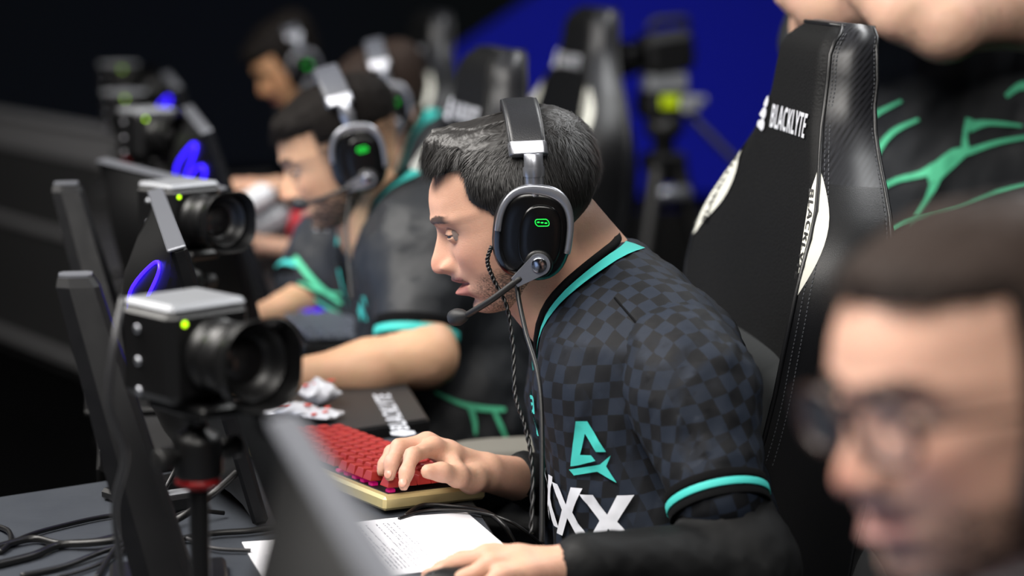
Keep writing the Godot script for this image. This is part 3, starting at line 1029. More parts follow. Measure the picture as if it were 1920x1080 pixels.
func make_desk(label: String, near: float, far: float, top: float, m: Material, x0 := -0.42) -> void:
	var t := thing("desk", label, "desk", Vector3(0, 0, (near + far) / 2), Basis(), "desks set end to end")
	var zc := (near + far) / 2
	var x1 := 0.38
	var cut := 0.45
	var poly := func(d: float) -> PackedVector2Array:
		return PackedVector2Array([Vector2(x1 - d, -(near - zc) + d), Vector2(x1 - d, -(far - zc) - d), Vector2(x0 + d, -(far - zc + cut * (x1 - x0)) - d), Vector2(x0 + d, -(near - zc + cut * (x1 - x0)) + d)])
	var mb := MB.new()
	mb.prism(flat(top - 0.0015), poly.call(0.003), 0.003)
	obj("desk_top", mb, m, t)
	mb = MB.new()
	mb.prism(flat(top - 0.0165), poly.call(0.0), 0.027)
	obj("edge_band", mb, M.desk_edge, t)
	for z in [far + 0.16, near - 0.14]:
		mb = MB.new()
		mb.box(Transform3D(Basis(), Vector3(0.1, (top - 0.03) / 2 + 0.01, z - zc + 0.12)), Vector3(0.07, top - 0.05, 0.045), 0.004)
		var leg := obj("leg", mb, M.desk_leg, t)
		mb = MB.new()
		mb.box(Transform3D(Basis(), Vector3(0.12, 0.02, z - zc + 0.12)), Vector3(0.5, 0.04, 0.06), 0.008)
		obj("foot", mb, M.desk_leg, leg)

func backrest_w(u: float) -> float:
	return table(-u, [[0.0, 0.066], [-0.008, 0.085], [-0.025, 0.099], [-0.06, 0.108], [-0.10, 0.116], [-0.14, 0.143], [-0.18, 0.184], [-0.22, 0.224], [-0.26, 0.248], [-0.32, 0.262], [-0.40, 0.252], [-0.5, 0.243], [-0.7, 0.24], [-0.8, 0.22]], 1)

func backrest_pt(u: float, s: float) -> Vector3:      # front face; s across -1..1; local: -x forward
	var w := backrest_w(u)
	var fwd := table(-u, [[0.0, -0.012], [-0.02, 0.004], [-0.08, 0.012], [-0.2, 0.016], [-0.4, 0.02], [-0.6, 0.05], [-0.8, 0.045]], 1)
	var wing := table(-u, [[0.0, 0.0], [-0.1, 0.0], [-0.2, 0.02], [-0.28, 0.045], [-0.5, 0.05], [-0.8, 0.05]], 1)
	var round := -0.010 * smoothstep(0.88, 1.0, absf(s))
	return Vector3(-(fwd + wing * pow(absf(s), 3.0) + round), 0.8 - u, s * w)

func make_chair(label: String, where: Vector3, turn: float, tall := 1.0, lettered := true) -> Node3D:
	var t := thing("gaming_chair", label, "chair", where, Basis(Vector3.UP, turn).scaled(Vector3(1, tall, 1)), "black gaming chairs in the row")
	var lean := Transform3D(Basis(Vector3(0, 0, 1), deg_to_rad(-5.0)), Vector3(0.02, 0.495, 0))
	var us := [0.0, 0.004, 0.01, 0.02, 0.035, 0.06, 0.09, 0.12, 0.15, 0.18, 0.21, 0.24, 0.27, 0.30, 0.34, 0.38, 0.42, 0.47, 0.53, 0.6, 0.68, 0.76, 0.8]
	var m := 25
	var mb := MB.new()
	var pts := []
	for u in us:
		for k in m:
			var s := float(k) / (m - 1) * 2.0 - 1.0
			pts.append(lean * backrest_pt(u, s))
	mb.grid(pts, m, Vector3(-1, 0, 0))
	var front := obj("backrest_front", mb, M.seat_front, t)
	# sides and back: carbon trim round the head, leather below
	var side_pt := func(u: float, s: float, v: float) -> Vector3:    # v 0 at the front seam .. 1 at the rear seam
		var f := backrest_pt(u, s)
		var thick := table(-u, [[0.0, 0.04], [-0.02, 0.052], [-0.1, 0.062], [-0.2, 0.085], [-0.3, 0.115], [-0.5, 0.14], [-0.8, 0.13]], 1)
		return lean * (f + Vector3(thick * v, 0.004 * sin(PI * v) * (1.0 if u < 0.02 else 0.0), s * 0.009 * sin(PI * v)))
	for part in [["carbon_trim", M.carbon, 0, 10], ["side_bolster", M.leather, 9, us.size()]]:
		for s in [-1.0, 1.0]:
			mb = MB.new()
			pts = []
			for k in range(part[2], part[3]):
				for j in 9: pts.append(side_pt.call(us[k], s, j / 8.0))
			mb.grid(pts, 9, Vector3(0, 0, s))
			obj(part[0], mb, part[1], t)
	mb = MB.new()
	pts = []
	for k in 17:
		for j in 9: pts.append(side_pt.call(0.0, float(k) / 8.0 - 1.0, j / 8.0))
	mb.grid(pts, 9, Vector3(0, 1, 0))
	obj("carbon_trim", mb, M.carbon, t)
	mb = MB.new()
	pts = []
	for u in us:
		for k in 13:
			var s := float(k) / 12.0 * 2.0 - 1.0
			var q: Vector3 = side_pt.call(u, s, 1.0)
			pts.append(q + Vector3(0.03 * (1.0 - s * s), 0, 0))
	mb.grid(pts, 13, Vector3(1, 0, 0))
	obj("rear_shell", mb, M.leather, t)
	# seams: piping along the front edge and the rear edge, stitches beside it
	for v in [0.0, 1.0]:
		mb = MB.new()
		var path := []
		for k in range(us.size() - 1, -1, -1): path.append(side_pt.call(us[k], -1.0, v))
		for k in range(1, 16): path.append(side_pt.call(0.0, float(k) / 8.0 - 1.0, v))
		for k in us.size(): path.append(side_pt.call(us[k], 1.0, v))
		mb.tube(path, 0.0028, 6)
		obj("piping", mb, M.leather, t)
	if lettered:
		for v in [0.07, 0.13, 0.93]:
			mb = MB.new()
			for s in [1.0]:
				var u := 0.01
				while u < 0.5:
					var a: Vector3 = side_pt.call(u, s, v)
					var b: Vector3 = side_pt.call(u + 0.0028, s, v)
					mb.tube([a + Vector3(0, 0, 0.0006), b + Vector3(0, 0, 0.0006)], 0.0007, 4)
					u += 0.0048
			obj("stitching", mb, M.thread, t).set_meta("kind", "stuff")
	# white wing patches
	for s in [-1.0, 1.0]:
		mb = MB.new()
		pts = []
		for k in 15:
			var q := k / 14.0
			var u := 0.165 + 0.14 * q
			var inner := 1.0 - (0.22 if s < 0 else 0.10) * sin(PI * pow(q, 0.8))
			for j in 5: pts.append(lean * (backrest_pt(u, s * lerpf(inner, 1.0, j / 4.0)) + Vector3(-0.0022, 0, 0.0008 * s)))
		mb.grid(pts, 5, Vector3(-1, 0, 0))
		var patch := obj("wing_patch", mb, M.cream, t)
		if s > 0:        # the patch wraps over the seam
			mb = MB.new()
			pts = []
			for k in 15:
				var q := k / 14.0
				for j in 4: pts.append((side_pt.call(0.165 + 0.14 * q, s, j / 3.0 * 0.17 * sin(PI * pow(q, 0.9))) as Vector3) + Vector3(0, 0, 0.0016))
			mb.grid(pts, 4, Vector3(0, 0, 1))
			obj("patch_fold", mb, M.cream, patch)
		if lettered:
			mb = MB.new()
			print_on(mb, text2("BLACKLYTE", 0.0135), func(q: Vector2) -> Vector3:
				var u := 0.236 + q.x if s > 0 else 0.232 - q.x
				return lean * (backrest_pt(u, s * ((0.945 if s > 0 else 0.90) + q.y / 0.255 * (0.8 if s > 0 else 1.0))) + Vector3(-0.0035, 0, 0)), 0.02)
			obj("lettering", mb, M.black_print, patch)
	# embroidered name and mark
	mb = MB.new()
	print_on(mb, text2("BLACKLYTE", 0.029), func(q: Vector2) -> Vector3: return lean * (backrest_pt(0.122 - q.y, (0.016 + q.x * 0.78) / backrest_w(0.122 - q.y)) + Vector3(-0.0025, 0, 0)), 0.02)
	obj("embroidered_name", mb, M.white_print, front)
	mb = MB.new()
	for k in 3:
		var y := 0.015 - k * 0.015
		var mark := poly2([Vector2(-0.116, y + 0.004), Vector2(-0.096, y + 0.009), Vector2(-0.089, y + 0.004), Vector2(-0.089, y - 0.003), Vector2(-0.096, y - 0.007), Vector2(-0.116, y - 0.002)])
		print_on(mb, mark, func(q: Vector2) -> Vector3: return lean * (backrest_pt(0.122 - q.y, q.x / backrest_w(0.122 - q.y)) + Vector3(-0.0025, 0, 0)), 0.02)
	obj("embroidered_mark", mb, M.white_print, front)
	# quilted lumbar panel
	mb = MB.new()
	pts = []
	var qm := 49
	for r in 61:
		var u := 0.40 + 0.38 * r / 60.0
		for k in qm:
			var s := (float(k) / (qm - 1) * 2.0 - 1.0)
			var edge := smoothstep(0.0, 0.14, 1.0 - absf(s)) * smoothstep(0.0, 6.0, float(r)) 
			var z := s * 0.19 * (0.75 + 0.25 * smoothstep(0.0, 14.0, float(r)))
			var d1 := absf(fposmod((z + (u + 0.012 * sin(u * 90.0)) * 0.5) / 0.042, 1.0) - 0.5)
			var d2 := absf(fposmod((z - u * 0.5) / 0.042, 1.0) - 0.5)
			var puff := 0.007 * smoothstep(0.0, 0.16, d1) * smoothstep(0.0, 0.16, d2)
			var q := backrest_pt(u, clampf(z / backrest_w(u), -1, 1))
			pts.append(lean * (q + Vector3(-(0.055 * edge * (1.0 - 0.3 * s * s) + puff * edge), 0, 0)))
	mb.grid(pts, qm, Vector3(-1, 0, 0))
	obj("quilted_lumbar_panel", mb, M.quilt, t)
	# seat, arms, lift and star base
	mb = MB.new()
	var rs := []
	for q in [[0.40, 0.9], [0.405, 0.98], [0.43, 1.0], [0.47, 1.0], [0.495, 0.97], [0.505, 0.88]]:
		var ring := []
		for k in 32:
			var a := TAU * k / 32
			ring.append(Vector3(-0.22 + signf(cos(a)) * pow(absf(cos(a)), 0.5) * 0.25 * q[1], q[0] + 0.02 * pow(absf(sin(a)), 4.0) * (1.0 if q[0] > 0.45 else 0.0), signf(sin(a)) * pow(absf(sin(a)), 0.5) * 0.255 * q[1]))
		rs.append(ring)
	mb.rings(rs)
	obj("seat", mb, M.leather, t)
	for s in [-1.0, 1.0]:
		mb = MB.new()
		mb.box(Transform3D(Basis(), Vector3(-0.17, 0.53, 0.30 * s)), Vector3(0.06, 0.30, 0.03), 0.008)
		var post := obj("arm_post", mb, M.satin_black, t)
		mb = MB.new()
		var pad := []
		for q in [[0.672, 0.9], [0.676, 1.0], [0.690, 1.0], [0.699, 0.93], [0.702, 0.75]]:
			var loop := []
			for k in 24:
				var a := TAU * k / 24
				loop.append(Vector3(-0.2 + signf(cos(a)) * pow(absf(cos(a)), 0.6) * 0.13 * q[1], q[0], 0.30 * s + signf(sin(a)) * pow(absf(sin(a)), 0.7) * 0.048 * q[1]))
			pad.append(loop)
		mb.rings(pad)
		obj("arm_pad", mb, M.armrest, post)
	mb = MB.new()
	mb.lathe(Transform3D(Basis(), Vector3(-0.2, 0, 0)), [Vector2(0.0001, 0.09), Vector2(0.035, 0.09), Vector2(0.033, 0.25), Vector2(0.022, 0.25), Vector2(0.022, 0.38), Vector2(0.09, 0.385), Vector2(0.09, 0.405), Vector2(0.0001, 0.405)], 16)
	obj("gas_lift", mb, M.satin_black, t)
	for k in 5:
		var a := TAU * k / 5 + 0.3
		var e := Vector3(-0.2 + cos(a) * 0.31, 0.085, sin(a) * 0.31)
		mb = MB.new()
		mb.tube([Vector3(-0.2, 0.11, 0), Vector3(-0.2, 0.11, 0).lerp(e, 0.5) + Vector3(0, 0.005, 0), e], [0.032, 0.026, 0.019], 8)
		var sp := obj("base_spoke", mb, M.satin_black, t)
		mb = MB.new()
		mb.lathe(Transform3D(Basis(Vector3(cos(a), 0, sin(a)), PI / 2), Vector3(e.x, 0.031, e.z)), [Vector2(0.0001, -0.022), Vector2(0.028, -0.022), Vector2(0.031, -0.014), Vector2(0.031, 0.014), Vector2(0.028, 0.022), Vector2(0.0001, 0.022)], 14)
		obj("castor", mb, M.rubber, sp)
	return t

# monitor: local -x is the screen's back, +x the screen; origin on the desk below the middle
func make_monitor(label: String, where: Vector3, turn: float, tilt := 10.0, size := 1.0, emblem := true) -> Node3D:
	var t := thing("monitor", label, "monitor", where, Basis(Vector3.UP, turn).scaled(Vector3.ONE * size), "gaming monitors seen from behind")
	var tl := Transform3D(Basis(Vector3(0, 0, 1), deg_to_rad(tilt)), Vector3(0.0, 0.165, 0))
	var mb := MB.new()
	mb.box(tl, Vector3(0.018, 0.325, 0.56), 0.004)
	obj("bezel", mb, M.plastic, t)
	# bulged back
	mb = MB.new()
	var pts := []
	for r in 13:
		for k in 21:
			var y := (r / 12.0 * 2.0 - 1.0)
			var z := (k / 20.0 * 2.0 - 1.0)
			var d := 0.075 * (1.0 - pow(absf(y), 4.0)) * (1.0 - z * z)
			pts.append(tl * Vector3(-0.009 - d, y * 0.158, z * 0.275))
	mb.grid(pts, 21, Vector3(-1, 0, 0))
	var back := obj("rear_housing", mb, M.dark_plastic, t)
	mb = MB.new()
	mb.box(tl * Transform3D(Basis(), Vector3(-0.002, 0.1625, 0)), Vector3(0.021, 0.004, 0.562), 0.0015)
	obj("top_trim", mb, M.light_edge, t)
	mb = MB.new()
	mb.box(tl * Transform3D(Basis(), Vector3(0.0093, 0, 0)), Vector3(0.0008, 0.305, 0.545), 0.0002)
	obj("screen", mb, M.screen, t)
	if true:
		var l := AreaLight3D.new()
		l.area_size = Vector2(0.545, 0.305)
		l.light_color = Color(0.72, 0.82, 1.0)
		l.light_energy = 0.05
		l.shadow_enabled = true
		t.add_child(l)
		l.transform = tl * Transform3D(Basis(Vector3(0, 1, 0), -PI / 2), Vector3(0.0125, 0, 0))
	# glowing emblem of curved strokes
	for q in [] if not emblem else [[[0.05, 0.045], [0.09, 0.10], [0.17, 0.138], [0.205, 0.132], [0.15, 0.085], [0.11, 0.045]], [[0.12, 0.045], [0.17, 0.085], [0.225, 0.105], [0.24, 0.095], [0.20, 0.065], [0.16, 0.04]], [[0.18, 0.035], [0.22, 0.06], [0.25, 0.065], [0.24, 0.045], [0.21, 0.03]]]:
		mb = MB.new()
		var path := []
		for w in q:
			var zz: float = w[0]
			var yy: float = w[1]
			var d := 0.075 * (1.0 - pow(absf(yy / 0.158), 4.0)) * (1.0 - pow(zz / 0.275, 2.0))
			path.append(tl * Vector3(-0.0105 - d, yy, zz))
		mb.tube(curve(path, 6), 0.0022, 5)
		obj("emblem_stroke", mb, M.led_line, back)
	mb = MB.new()
	mb.tube([Vector3(-0.11, 0.01, 0), Vector3(-0.10, 0.12, 0), Vector3(-0.03, 0.18, 0)], [0.022, 0.02, 0.018], 10)
	var st := obj("stand_neck", mb, M.satin_black, t)
	mb = MB.new()
	for s in [-1.0, 1.0]: mb.box(Transform3D(Basis(Vector3.UP, 0.6 * s), Vector3(-0.04, 0.008, 0.06 * s)), Vector3(0.2, 0.014, 0.035), 0.004)
	obj("stand_foot", mb, M.satin_black, st)
	return t

func make_column(label: String, foot: Vector3, top: Vector3) -> void:
	var t := thing("stand_column", label, "stand", foot, Basis(), "tall angular stand columns behind the monitors")
	var d := (top - foot)
	var prof := PackedVector2Array()
	for q in [[-24, -14], [-10, -22], [16, -22], [22, -12], [22, 16], [14, 22], [-18, 22], [-24, 12]]: prof.append(Vector2(q[0], q[1]) * 0.001)
	var mb := MB.new()
	var b := Basis(Vector3(1, 0, 0), Vector3(0, 0, -1), Vector3(0, 1, 0))
	var fr := []
	for q in [[0.0, 1.35], [0.5, 1.15], [0.97, 0.95], [1.0, 0.78]]: fr.append(Transform3D(b.scaled_local(Vector3(q[1], q[1], 1)), d * q[0]))
	var s := mb.v.size()
	for k in fr.size() - 1:
		for j in prof.size():
			var j2 := (j + 1) % prof.size()
			mb.face([fr[k] * Vector3(prof[j].x, prof[j].y, 0), fr[k] * Vector3(prof[j2].x, prof[j2].y, 0), fr[k + 1] * Vector3(prof[j2].x, prof[j2].y, 0), fr[k + 1] * Vector3(prof[j].x, prof[j].y, 0)], b * Vector3(prof[j].x + prof[j2].x, prof[j].y + prof[j2].y, 0))
	obj("column", mb, M.plastic, t)
	mb = MB.new()
	var capp := PackedVector2Array()
	for q in prof: capp.append(q * 0.74)
	mb.prism(Transform3D(b, d + Vector3(0, 0.001, 0)), capp, 0.003)
	obj("cap", mb, M.light_edge, t)
	mb = MB.new()
	mb.box(Transform3D(Basis(), Vector3(0, 0.006, 0)), Vector3(0.12, 0.012, 0.14), 0.004)
	obj("foot_plate", mb, M.satin_black, t)

# box camera on a ball head and post: local +x along the lens
func make_camera(label: String, where: Vector3, turn: float, drop: float) -> Node3D:
	var t := thing("box_camera", label, "camera", where, Basis(Vector3.UP, turn), "player cameras on small stands")
	var mb := MB.new()
	mb.box(Transform3D(Basis(), Vector3(-0.045, 0, 0)), Vector3(0.085, 0.09, 0.092), 0.009)
	var body := obj("camera_body", mb, M.satin_black, t)
	mb = MB.new()
	mb.box(Transform3D(Basis(), Vector3(-0.045, 0.043, 0)), Vector3(0.080, 0.010, 0.086), 0.0045)
	obj("top_cover", mb, M.camera_top, body)
	for y in [0.022, -0.008, -0.036]:
		mb = MB.new()
		mb.lathe(Transform3D(Basis(Vector3(1, 0, 0), PI / 2), Vector3(-0.055, y, 0.0465)), [Vector2(0.0001, -0.002), Vector2(0.0042, -0.002), Vector2(0.0042, 0.001), Vector2(0.0001, 0.0015)], 10)
		obj("button", mb, M.silver, body)
	mb = MB.new()
	mb.ball(Transform3D(Basis(), Vector3(-0.003, 0.031, 0.030)), 0.0028, 10)
	obj("tally_light", mb, M.yellow_led, body)
	var ax := Basis(Vector3(0, 0, 1), -PI / 2)
	mb = MB.new()
	mb.lathe(Transform3D(ax, Vector3.ZERO), [Vector2(0.0001, -0.004), Vector2(0.034, -0.004), Vector2(0.034, 0.006), Vector2(0.029, 0.008), Vector2(0.029, 0.016), Vector2(0.033, 0.018), Vector2(0.033, 0.034), Vector2(0.030, 0.036), Vector2(0.030, 0.046), Vector2(0.034, 0.048), Vector2(0.036, 0.062), Vector2(0.033, 0.062), Vector2(0.028, 0.052), Vector2(0.021, 0.044), Vector2(0.0001, 0.044)], 28)
	var lens := obj("lens_barrel", mb, M.satin_black, t)
	mb = MB.new()
	mb.lathe(Transform3D(ax, Vector3.ZERO), [Vector2(0.0001, 0.050), Vector2(0.010, 0.0492), Vector2(0.019, 0.046), Vector2(0.0215, 0.0445)], 24)
	obj("front_element", mb, M.lens, lens)
	mb = MB.new()
	var hood := PackedVector2Array()
	var fr := []
	var rs := []
	for q in [[0.055, 0.0365], [0.062, 0.0395], [0.076, 0.0425], [0.0765, 0.041], [0.062, 0.037], [0.054, 0.034]]:
		var ring := []
		for k in 32:
			var a := TAU * k / 32
			var sq := 1.0 / maxf(absf(cos(a)), absf(sin(a)))
			var r: float = q[1] * lerpf(1.0, minf(sq, 1.13), 0.7)
			ring.append(Vector3(q[0], r * sin(a), r * cos(a)))
		rs.append(ring)
	mb.rings(rs, false, false)
	obj("lens_hood", mb, M.dark_plastic, lens)
	for x in [0.022, 0.030, 0.041]:
		mb = MB.new()
		var loop := []
		for k in 24: loop.append(Vector3(x, 0.0322 * sin(TAU * k / 24), 0.0322 * cos(TAU * k / 24)))
		mb.tube(loop, 0.0012, 5, true)
		obj("focus_rib", mb, M.rubber, lens)
	mb = MB.new()
	mb.box(Transform3D(Basis(), Vector3(-0.03, -0.052, 0)), Vector3(0.09, 0.012, 0.05), 0.003)
	obj("mounting_plate", mb, M.satin_black, t)
	mb = MB.new()
	mb.lathe(Transform3D(Basis(), Vector3(-0.03, 0, 0)), [Vector2(0.0001, -0.058), Vector2(0.016, -0.058), Vector2(0.010, -0.068), Vector2(0.010, -0.075), Vector2(0.020, -0.080), Vector2(0.023, -0.088), Vector2(0.023, -0.118), Vector2(0.019, -0.122), Vector2(0.0001, -0.122)], 20)
	var bh := obj("ball_head", mb, M.satin_black, t)
	for s in [-1.0, 1.0]:
		mb = MB.new()
		mb.lathe(Transform3D(Basis(Vector3(1, 0, 0), s * PI / 2), Vector3(-0.03, -0.098, 0.022 * s)), [Vector2(0.0001, 0), Vector2(0.005, 0), Vector2(0.005, 0.008), Vector2(0.011, 0.009), Vector2(0.011, 0.022), Vector2(0.009, 0.024), Vector2(0.0001, 0.024)], 12)
		obj("lock_knob", mb, M.rubber, bh)
	mb = MB.new()
	mb.lathe(Transform3D(Basis(), Vector3(-0.03, 0, 0)), [Vector2(0.0001, -0.120), Vector2(0.0205, -0.120), Vector2(0.0215, -0.126), Vector2(0.014, -0.131), Vector2(0.0001, -0.131)], 20)
	obj("red_collar", mb, M.red_ring, bh)
	mb = MB.new()
	mb.tube([Vector3(-0.03, -0.128, 0), Vector3(-0.03, -drop + 0.02, 0)], 0.0095, 12)
	obj("post", mb, M.tripod, t)
	mb = MB.new()
	for k in 3:
		var a := TAU * k / 3 + 0.4
		mb.tube([Vector3(-0.03, -drop + 0.035, 0), Vector3(-0.03 + 0.09 * cos(a), -drop + 0.006, 0.09 * sin(a))], [0.008, 0.006], 8)
	obj("foot_spread", mb, M.tripod, t)
	return t

func make_keyboard(label: String, where: Vector3, turn: float, caps: Material, case_m: Material, accent: Material, accents: int) -> Node3D:
	var t := thing("keyboard", label, "keyboard", where, Basis(Vector3.UP, turn))       # +x towards the player, +z player's left
	var mb := MB.new()
	mb.box(Transform3D(Basis(Vector3(0, 0, 1), -0.05), Vector3(0, 0.010, 0)), Vector3(0.142, 0.017, 0.328), 0.0035)
	obj("case", mb, case_m, t)
	mb = MB.new()
	mb.box(Transform3D(Basis(Vector3(0, 0, 1), -0.05), Vector3(0.002, 0.0185, -0.002)), Vector3(0.122, 0.0012, 0.309), 0.0004)
	obj("key_plate", mb, M.key_plate, t)
	var u := 0.01905
	var rows := [[1, -1.0, 1, 1, 1, 1, -0.5, 1, 1, 1, 1, -0.5, 1, 1, 1, 1, -0.25, 1], [1, 1, 1, 1, 1, 1, 1, 1, 1, 1, 1, 1, 1, 2, -0.25, 1], [1.5, 1, 1, 1, 1, 1, 1, 1, 1, 1, 1, 1, 1, 1.5, -0.25, 1], [1.75, 1, 1, 1, 1, 1, 1, 1, 1, 1, 1, 1, 2.25, -0.25, 1], [2.25, 1, 1, 1, 1, 1, 1, 1, 1, 1, 1, 1.75, 1, -0.25, 1], [1.25, 1.25, 1.25, 6.25, 1, 1, 1, 1, 1, -0.0, 1]]
	var made := {}
	var count := 0
	for r in 6:
		var z := 0.1545
		var x: float = [-0.0505, -0.0285, -0.0094, 0.0097, 0.0287, 0.0478][r]
		for w in rows[r]:
			if w <= 0.0:
				z += w * u
				continue
			var key := str(w) + ("b" if r == 0 else "a")
			if not made.has(key):
				var k := MB.new()
				var hw: float = w * u * 0.5 - 0.0008
				var rs := []
				for q in [[0.0, 0.0087, hw], [0.001, 0.0087, hw], [0.0098, 0.0064, hw - 0.0024], [0.0104, 0.0059, hw - 0.0029]]:
					rs.append([Vector3(-q[1], q[0], -q[2]), Vector3(q[1], q[0], -q[2]), Vector3(q[1], q[0], q[2]), Vector3(-q[1], q[0], q[2])])
				for e in 3:
					for j in 4:
						var j2 := (j + 1) % 4
						k.face([rs[e][j], rs[e][j2], rs[e + 1][j2], rs[e + 1][j]], rs[e][j] + rs[e][j2])
				k.face(rs[3].duplicate(), Vector3.UP)
				k.face(rs[0].duplicate(), Vector3.DOWN)
				made[key] = k.mesh(caps)
			var o := MeshInstance3D.new()
			o.name = "keycap"
			o.mesh = made[key]
			t.add_child(o, true)
			o.transform = Transform3D(Basis(Vector3(0, 0, 1), -0.05 + [-0.05, -0.03, 0.0, 0.02, 0.05, 0.06][r]), Vector3(x, 0.0258 - x * 0.05, z - w * u * 0.5))
			if count < accents and r in [1, 2, 3] and z < -0.04: 
				o.material_override = accent
				count += 1
			z -= w * u
	for k in 6:
		mb = MB.new()
		mb.box(Transform3D(Basis(), Vector3(-0.0505, 0.0225, 0.1545 - u * (0.5 + (k if k == 0 else k + 1.0)))), Vector3(0.009, 0.006, 0.009), 0.001)
		obj("key_switch", mb, M.pink_led if accents == 0 else M.key_plate, t)
	return t

# ---------------------------------------------------------------- people
var folds := FastNoiseLite.new()
func fold(p: Vector3, amp: float, freq := 9.0) -> float:
	var n := folds.get_noise_3d(p.x * freq * 2.2, p.y * freq * 0.8, p.z * freq * 1.4)
	var m := folds.get_noise_3d(p.x * freq * 0.9 + 7.0, p.y * freq * 2.3, p.z * freq)
	return amp * (0.8 * (0.35 - absf(n)) * 2.0 + 0.5 * m)

func tint(p: Vector3, skin: Color) -> Color:
	var n := folds.get_noise_3d(p.x * 30.0, p.y * 30.0, p.z * 30.0)
	var m := folds.get_noise_3d(p.x * 160.0, p.y * 160.0, p.z * 160.0)
	var c := skin * (1.0 + 0.10 * n + 0.05 * m)
	c.g *= 1.0 - 0.06 * n
	c.a = 1.0
	return c

func nails(parent: Node3D, tips: Array, about: Vector3, m: Material) -> void:      # [tip, direction, outward]
	for q in tips:
		var d: Vector3 = (q[1] as Vector3).normalized()
		var up: Vector3 = ((q[2] as Vector3) - d * d.dot(q[2])).normalized()
		var mb := MB.new()
		mb.ball(Transform3D(Basis(d * 1.0, up * 0.32, d.cross(up) * 0.85), (q[0] as Vector3) + up * 0.0052 - d * 0.001), 0.0062, 12)
		obj("fingernail", mb, m, parent, about)

func collar(parent: Node3D, bd: Body, c: Vector3, axis: Vector3, front: Vector3, r: float, about: Vector3, warp: float, teal_w := 0.014, dip := 0.03) -> void:
	axis = axis.normalized()
	front = (front - axis * front.dot(axis)).normalized()
	var side := axis.cross(front).normalized()
	var lay := func(ang: float, rad: float) -> Vector3:
		var dipped := dip * pow(maxf(0.0, cos(ang)), 3.0)
		var o := c + (front * cos(ang) * (1.0 + dipped / r) + side * sin(ang)) * rad + axis * 0.10
		var p := bd.hit(o, -axis, 0.3)
		return p + axis * (0.003 + warp)
	var mb := MB.new()
	var path := []
	for k in 48:
		path.append(lay.call(TAU * k / 48, r))
	mb.tube(path, 0.0055, 6, true)
	obj("collar", mb, M.rib, parent, about)
	for s in [-1.0, 1.0]:
		mb = MB.new()
		var pts := []
		for k in 27:
			var ang := lerpf(0.12, 2.75, k / 26.0)
			var w := teal_w * smoothstep(0.0, 0.35, k / 26.0)
			for j in 3: pts.append(lay.call(ang * s, r + 0.008 + w * j / 2.0))
		mb.grid(pts, 3, axis)
		obj("collar_stripe", mb, M.teal, parent, about)

func cuff(parent: Node3D, c: Vector3, axis: Vector3, r: float, w: float, about: Vector3, squash := 1.0) -> void:
	axis = axis.normalized()
	var x := axis.cross(Vector3(0, 0, 1)).normalized()
	var y := axis.cross(x)
	for q in [[-w * 1.25, M.rib, "cuff", r * 1.0], [0.0, M.teal, "cuff_stripe", r * 1.012], [w * 1.1, M.rib, "cuff", r * 0.985]]:
		var rs := []
		for e in [-0.5, -0.45, 0.45, 0.5]:
			var ring := []
			var rr: float = q[3] * (1.0 if absf(e) < 0.47 else 0.97)
			for k in 36: ring.append(c + axis * (q[0] + e * w) + (x * cos(TAU * k / 36) * squash + y * sin(TAU * k / 36)) * rr)
			rs.append(ring)
		var mb := MB.new()
		mb.rings(rs, true, true)
		obj(q[2], mb, q[1], parent, about)

func legs(parent: Node3D, hip: Vector3, about: Vector3) -> void:
	var b := Body.new()
	b.k = 0.05
	for s in [-1.0, 1.0]:
		var h := hip + Vector3(0, 0, 0.09 * s)
		var kn := Vector3(hip.x - 0.42, 0.54, hip.z + 0.13 * s)
		b.chain([h, kn, Vector3(kn.x + 0.06, 0.10, kn.z)], [0.088, 0.062, 0.045])
		b.cap(Vector3(kn.x + 0.06, 0.05, kn.z), Vector3(kn.x - 0.10, 0.04, kn.z), 0.042, 0.036)
	b.cap(hip + Vector3(0, 0.02, -0.06), hip + Vector3(0, 0.02, 0.06), 0.12)
	var mb := MB.new()
	b.mesh_into(mb, 0.022)
	obj("trousers", mb, M.trousers, parent, about)

func inner_body(b: Body, neck: Vector3, waist: Vector3, arms: Array) -> void:
	b.k = 0.03
	b.cap(neck, waist, 0.05, 0.08)
	for a in arms:
		b.cap(neck.lerp(waist, 0.2), a[0], 0.035)
		b.chain(a, [0.034, 0.032, 0.022])

func hair_main(g: Vector3) -> float:
	var ah := table(g.y, [[104.0, 47.0], [92.0, 50.0], [76.0, 55.0], [62.0, 54.0], [50.0, 43.0], [34.0, 33.0], [10.0, 26.0], [-10.0, 12.0], [-30.0, -10.0]], 1)
	var d := maxf(ah - g.x, (g.y - 100.0) * 0.9 - maxf(0.0, absf(g.z) - 40.0) * 0.3)
	var low := g.y + 4.0 + 0.3 * (g.x + 60.0) * 0.3
	d = minf(d, low * 0.8)
	if d <= 0.0: return -1.0
	var t := lerpf(1.0, 8.0, smoothstep(30.0, 78.0, g.y))
	t = lerpf(t, lerpf(0.8, 11.0, smoothstep(-5.0, 62.0, g.y)), smoothstep(5.0, -30.0, g.x))
	t = lerpf(t, lerpf(5.0, 12.0, smoothstep(-40.0, 30.0, g.x)), smoothstep(85.0, 122.0, g.y))
	t += 25.0 * smoothstep(15.0, 72.0, g.x) * smoothstep(96.0, 122.0, g.y) * bump(g.z, 75.0)
	return t * smoothstep(0.0, lerpf(14.0, 9.0, smoothstep(60.0, 95.0, g.y)), d)

func crop_main(g: Vector3) -> float:
	var ah := table(g.y, [[104.0, 49.0], [76.0, 57.0], [62.0, 56.0], [50.0, 46.0], [34.0, 36.0], [0.0, 26.0], [-14.0, 15.0], [-30.0, -25.0], [-50.0, -48.0]], 1)
	if g.y > 101.0: return 1.0
	return smoothstep(0.0, 5.0, ah - g.x) * smoothstep(-42.0, 12.0, g.y) * 0.95

